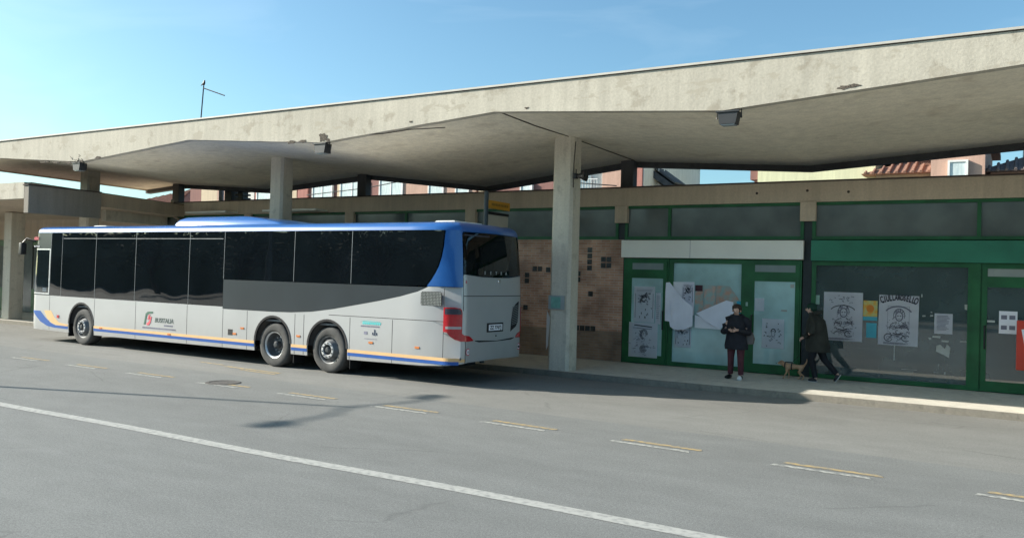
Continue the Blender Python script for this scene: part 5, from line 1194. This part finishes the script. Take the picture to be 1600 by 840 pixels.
# rooftop flue and unit near the left rear column
t = empty('rooftop_flue', (-24.6, 20.4, 4.36), 'pale flue pipe and dark louvred unit on the station roof', 'flue')
q = MB(); q.tube([(.0, 0, 0), (0, 0, .9)], .09, 12); q.build('pipe', WFR, t, 40)
q = MB(); q.box((.35, -.15, 0), (.7, .2, .95)); q.build('unit', DKPOST, t)
q = MB(); 
for k in range(5): q.box((.9, -.15, .1+k*.13), (1.3, .2, .16+k*.13))
q.box((.98, -.1, 0), (1.22, .15, .8)); q.build('louvre', DKPOST, t)
# overhead cable in front of the apartments
q = MB(); q.tube([(-40, 40, 7.1), (-35, 40, 7.4), (-30, 40, 8.0), (-26, 40, 8.6)], .03, 5); q.tube([(-26, 40, 8.6), (-22, 40, 7.4), (-18, 40, 7.0)], .03, 5); tag(q.build('overhead_cable', BLACKM), 'thin sagging cable in front of the apartment windows', 'cable')

# ------------------------------------------------------------------ across the road: what casts the shadows and shows in the glass
LH = 8.0
off = LD/(-LD.z)*LH
tip = Vector((-8.9, 10.2, 0)) - off
lp = empty('street_lamp', (tip.x, tip.y, 0), 'double armed street lamp whose shadow falls across the road', 'street lamp')
q = MB(); q.tube([(0, 0, 0), (0, 0, LH*.5), (0, 0, LH)], [.09, .07, .045], 12); q.build('pole', STEEL, lp, 40)
q = MB(); q.tube([(-.1, -1.75, LH+.12), (-.05, -.9, LH+.1), (0, 0, LH-.1), (.0, .7, LH+.1), (.1, 1.45, LH+.12)], .035, 8); q.build('arm', STEEL, lp, 40)
for y in (-1.95, 1.6):
    q = MB(); q.loft([(-.1, y, LH+.05, .14, .33), (-.1, y, LH+.12, .16, .36), (-.1, y, LH+.2, .08, .2)], 16); q.build('lamp_head', STEEL, lp, 50)
LEAF = mat('dark_foliage', (.035, .05, .025), .8, col2=(.07, .085, .04), scale=3); BARK = mat('bark', (.08, .06, .045), .9, bump=.6)
def tree(x, y, h, seed, label):
    rn = random.Random(seed); t = empty('tree', (x, y, 0), label, 'tree', 'trees across the road')
    q = MB(); q.tube([(0, 0, 0), (.1, 0, h*.3), (0, .1, h*.6)], [.28, .2, .12], 9)
    cl_ = []
    for k in range(11):
        a = rn.uniform(0, 2*PI); z = h*rn.uniform(.3, .55); e = Vector((math.cos(a)*h*.28, math.sin(a)*h*.28, z+h*rn.uniform(.1, .35))); q.tube([(0, 0, z*.9), e*.6+Vector((0, 0, z*.35)), e], [.09, .06, .02], 6); cl_.append(e)
    q.build('trunk', BARK, t)
    q = MB()
    for e in cl_ + [Vector((0, 0, h*.85)), Vector((0, 0, h*.65))]:
        for k in range(150):
            d = Vector((rn.gauss(0, 1), rn.gauss(0, 1), rn.gauss(0, .7)))*h*.085; p = e+d; a = Vector((rn.uniform(-1, 1), rn.uniform(-1, 1), rn.uniform(-1, 1))).normalized()*.16; b_ = a.cross(Vector((rn.random(), rn.random(), rn.random()))).normalized()*.09
            q.face([p-a, p+b_, p+a, p-b_])
    q.build('crown', LEAF, t)
# a wood added unseen to keep sky out of the reflections: one uncountable mass
q = MB(); rn = random.Random(77)
def backdrop_top(x): return 7.7 + 1.2*mnoise.noise(Vector((x*.09, 3, 0))) + .8*mnoise.noise(Vector((x*.4, 7, 0)))
xx = -190
prev = None
rows = []
while xx < 70:
    h = backdrop_top(xx); rows.append([q.bm.verts.new(p) for p in ((xx, -26, 0), (xx, -25.5, h*.55), (xx, -27, h-.6), (xx, -30, h-.4), (xx, -31, 0))]); xx += 2.5
q._rings(rows)
for k in range(15000):
    x = rn.uniform(-190, 70); h = backdrop_top(x); z = rn.uniform(.2, 1)**.7*h*1.04
    p = Vector((x, -25.6-rn.random()*1.5-max(0, z-h*.5)*.4, z)); a = Vector((rn.uniform(-1, 1), rn.uniform(-.5, .5), rn.uniform(-1, 1))).normalized()*rn.uniform(.2, .5); b_ = a.cross(Vector((rn.random(), rn.random(), rn.random()))).normalized()*rn.uniform(.12, .3)
    q.face([p-a, p+b_, p+a, p-b_])
tag(q.build('foliage_backdrop', LEAF), 'added unseen mass of dark leaves across the road, a backdrop for the reflections', 'backdrop', kind='stuff')
# ------------------------------------------------------------------ (trees stand clear of the lamp shadow)
for i, x in enumerate((-62, -54, -46, -38, -30, -22, -13, -4, 5, 14)):
    tree(x+((i*37) % 5)*.4, -17 - (i % 3)*1.6, 6.6+(i*13 % 4)*.4, 40+i, 'dark leafy tree across the road, ' + ['farthest left of the row', 'second from the left end of the row', 'third from the left end of the row', 'fourth from the left end of the row', 'left of the middle of the row', 'right of the middle of the row', 'fourth from the right end of the row', 'third from the right end of the row', 'second from the right end of the row', 'farthest right of the row'][i])
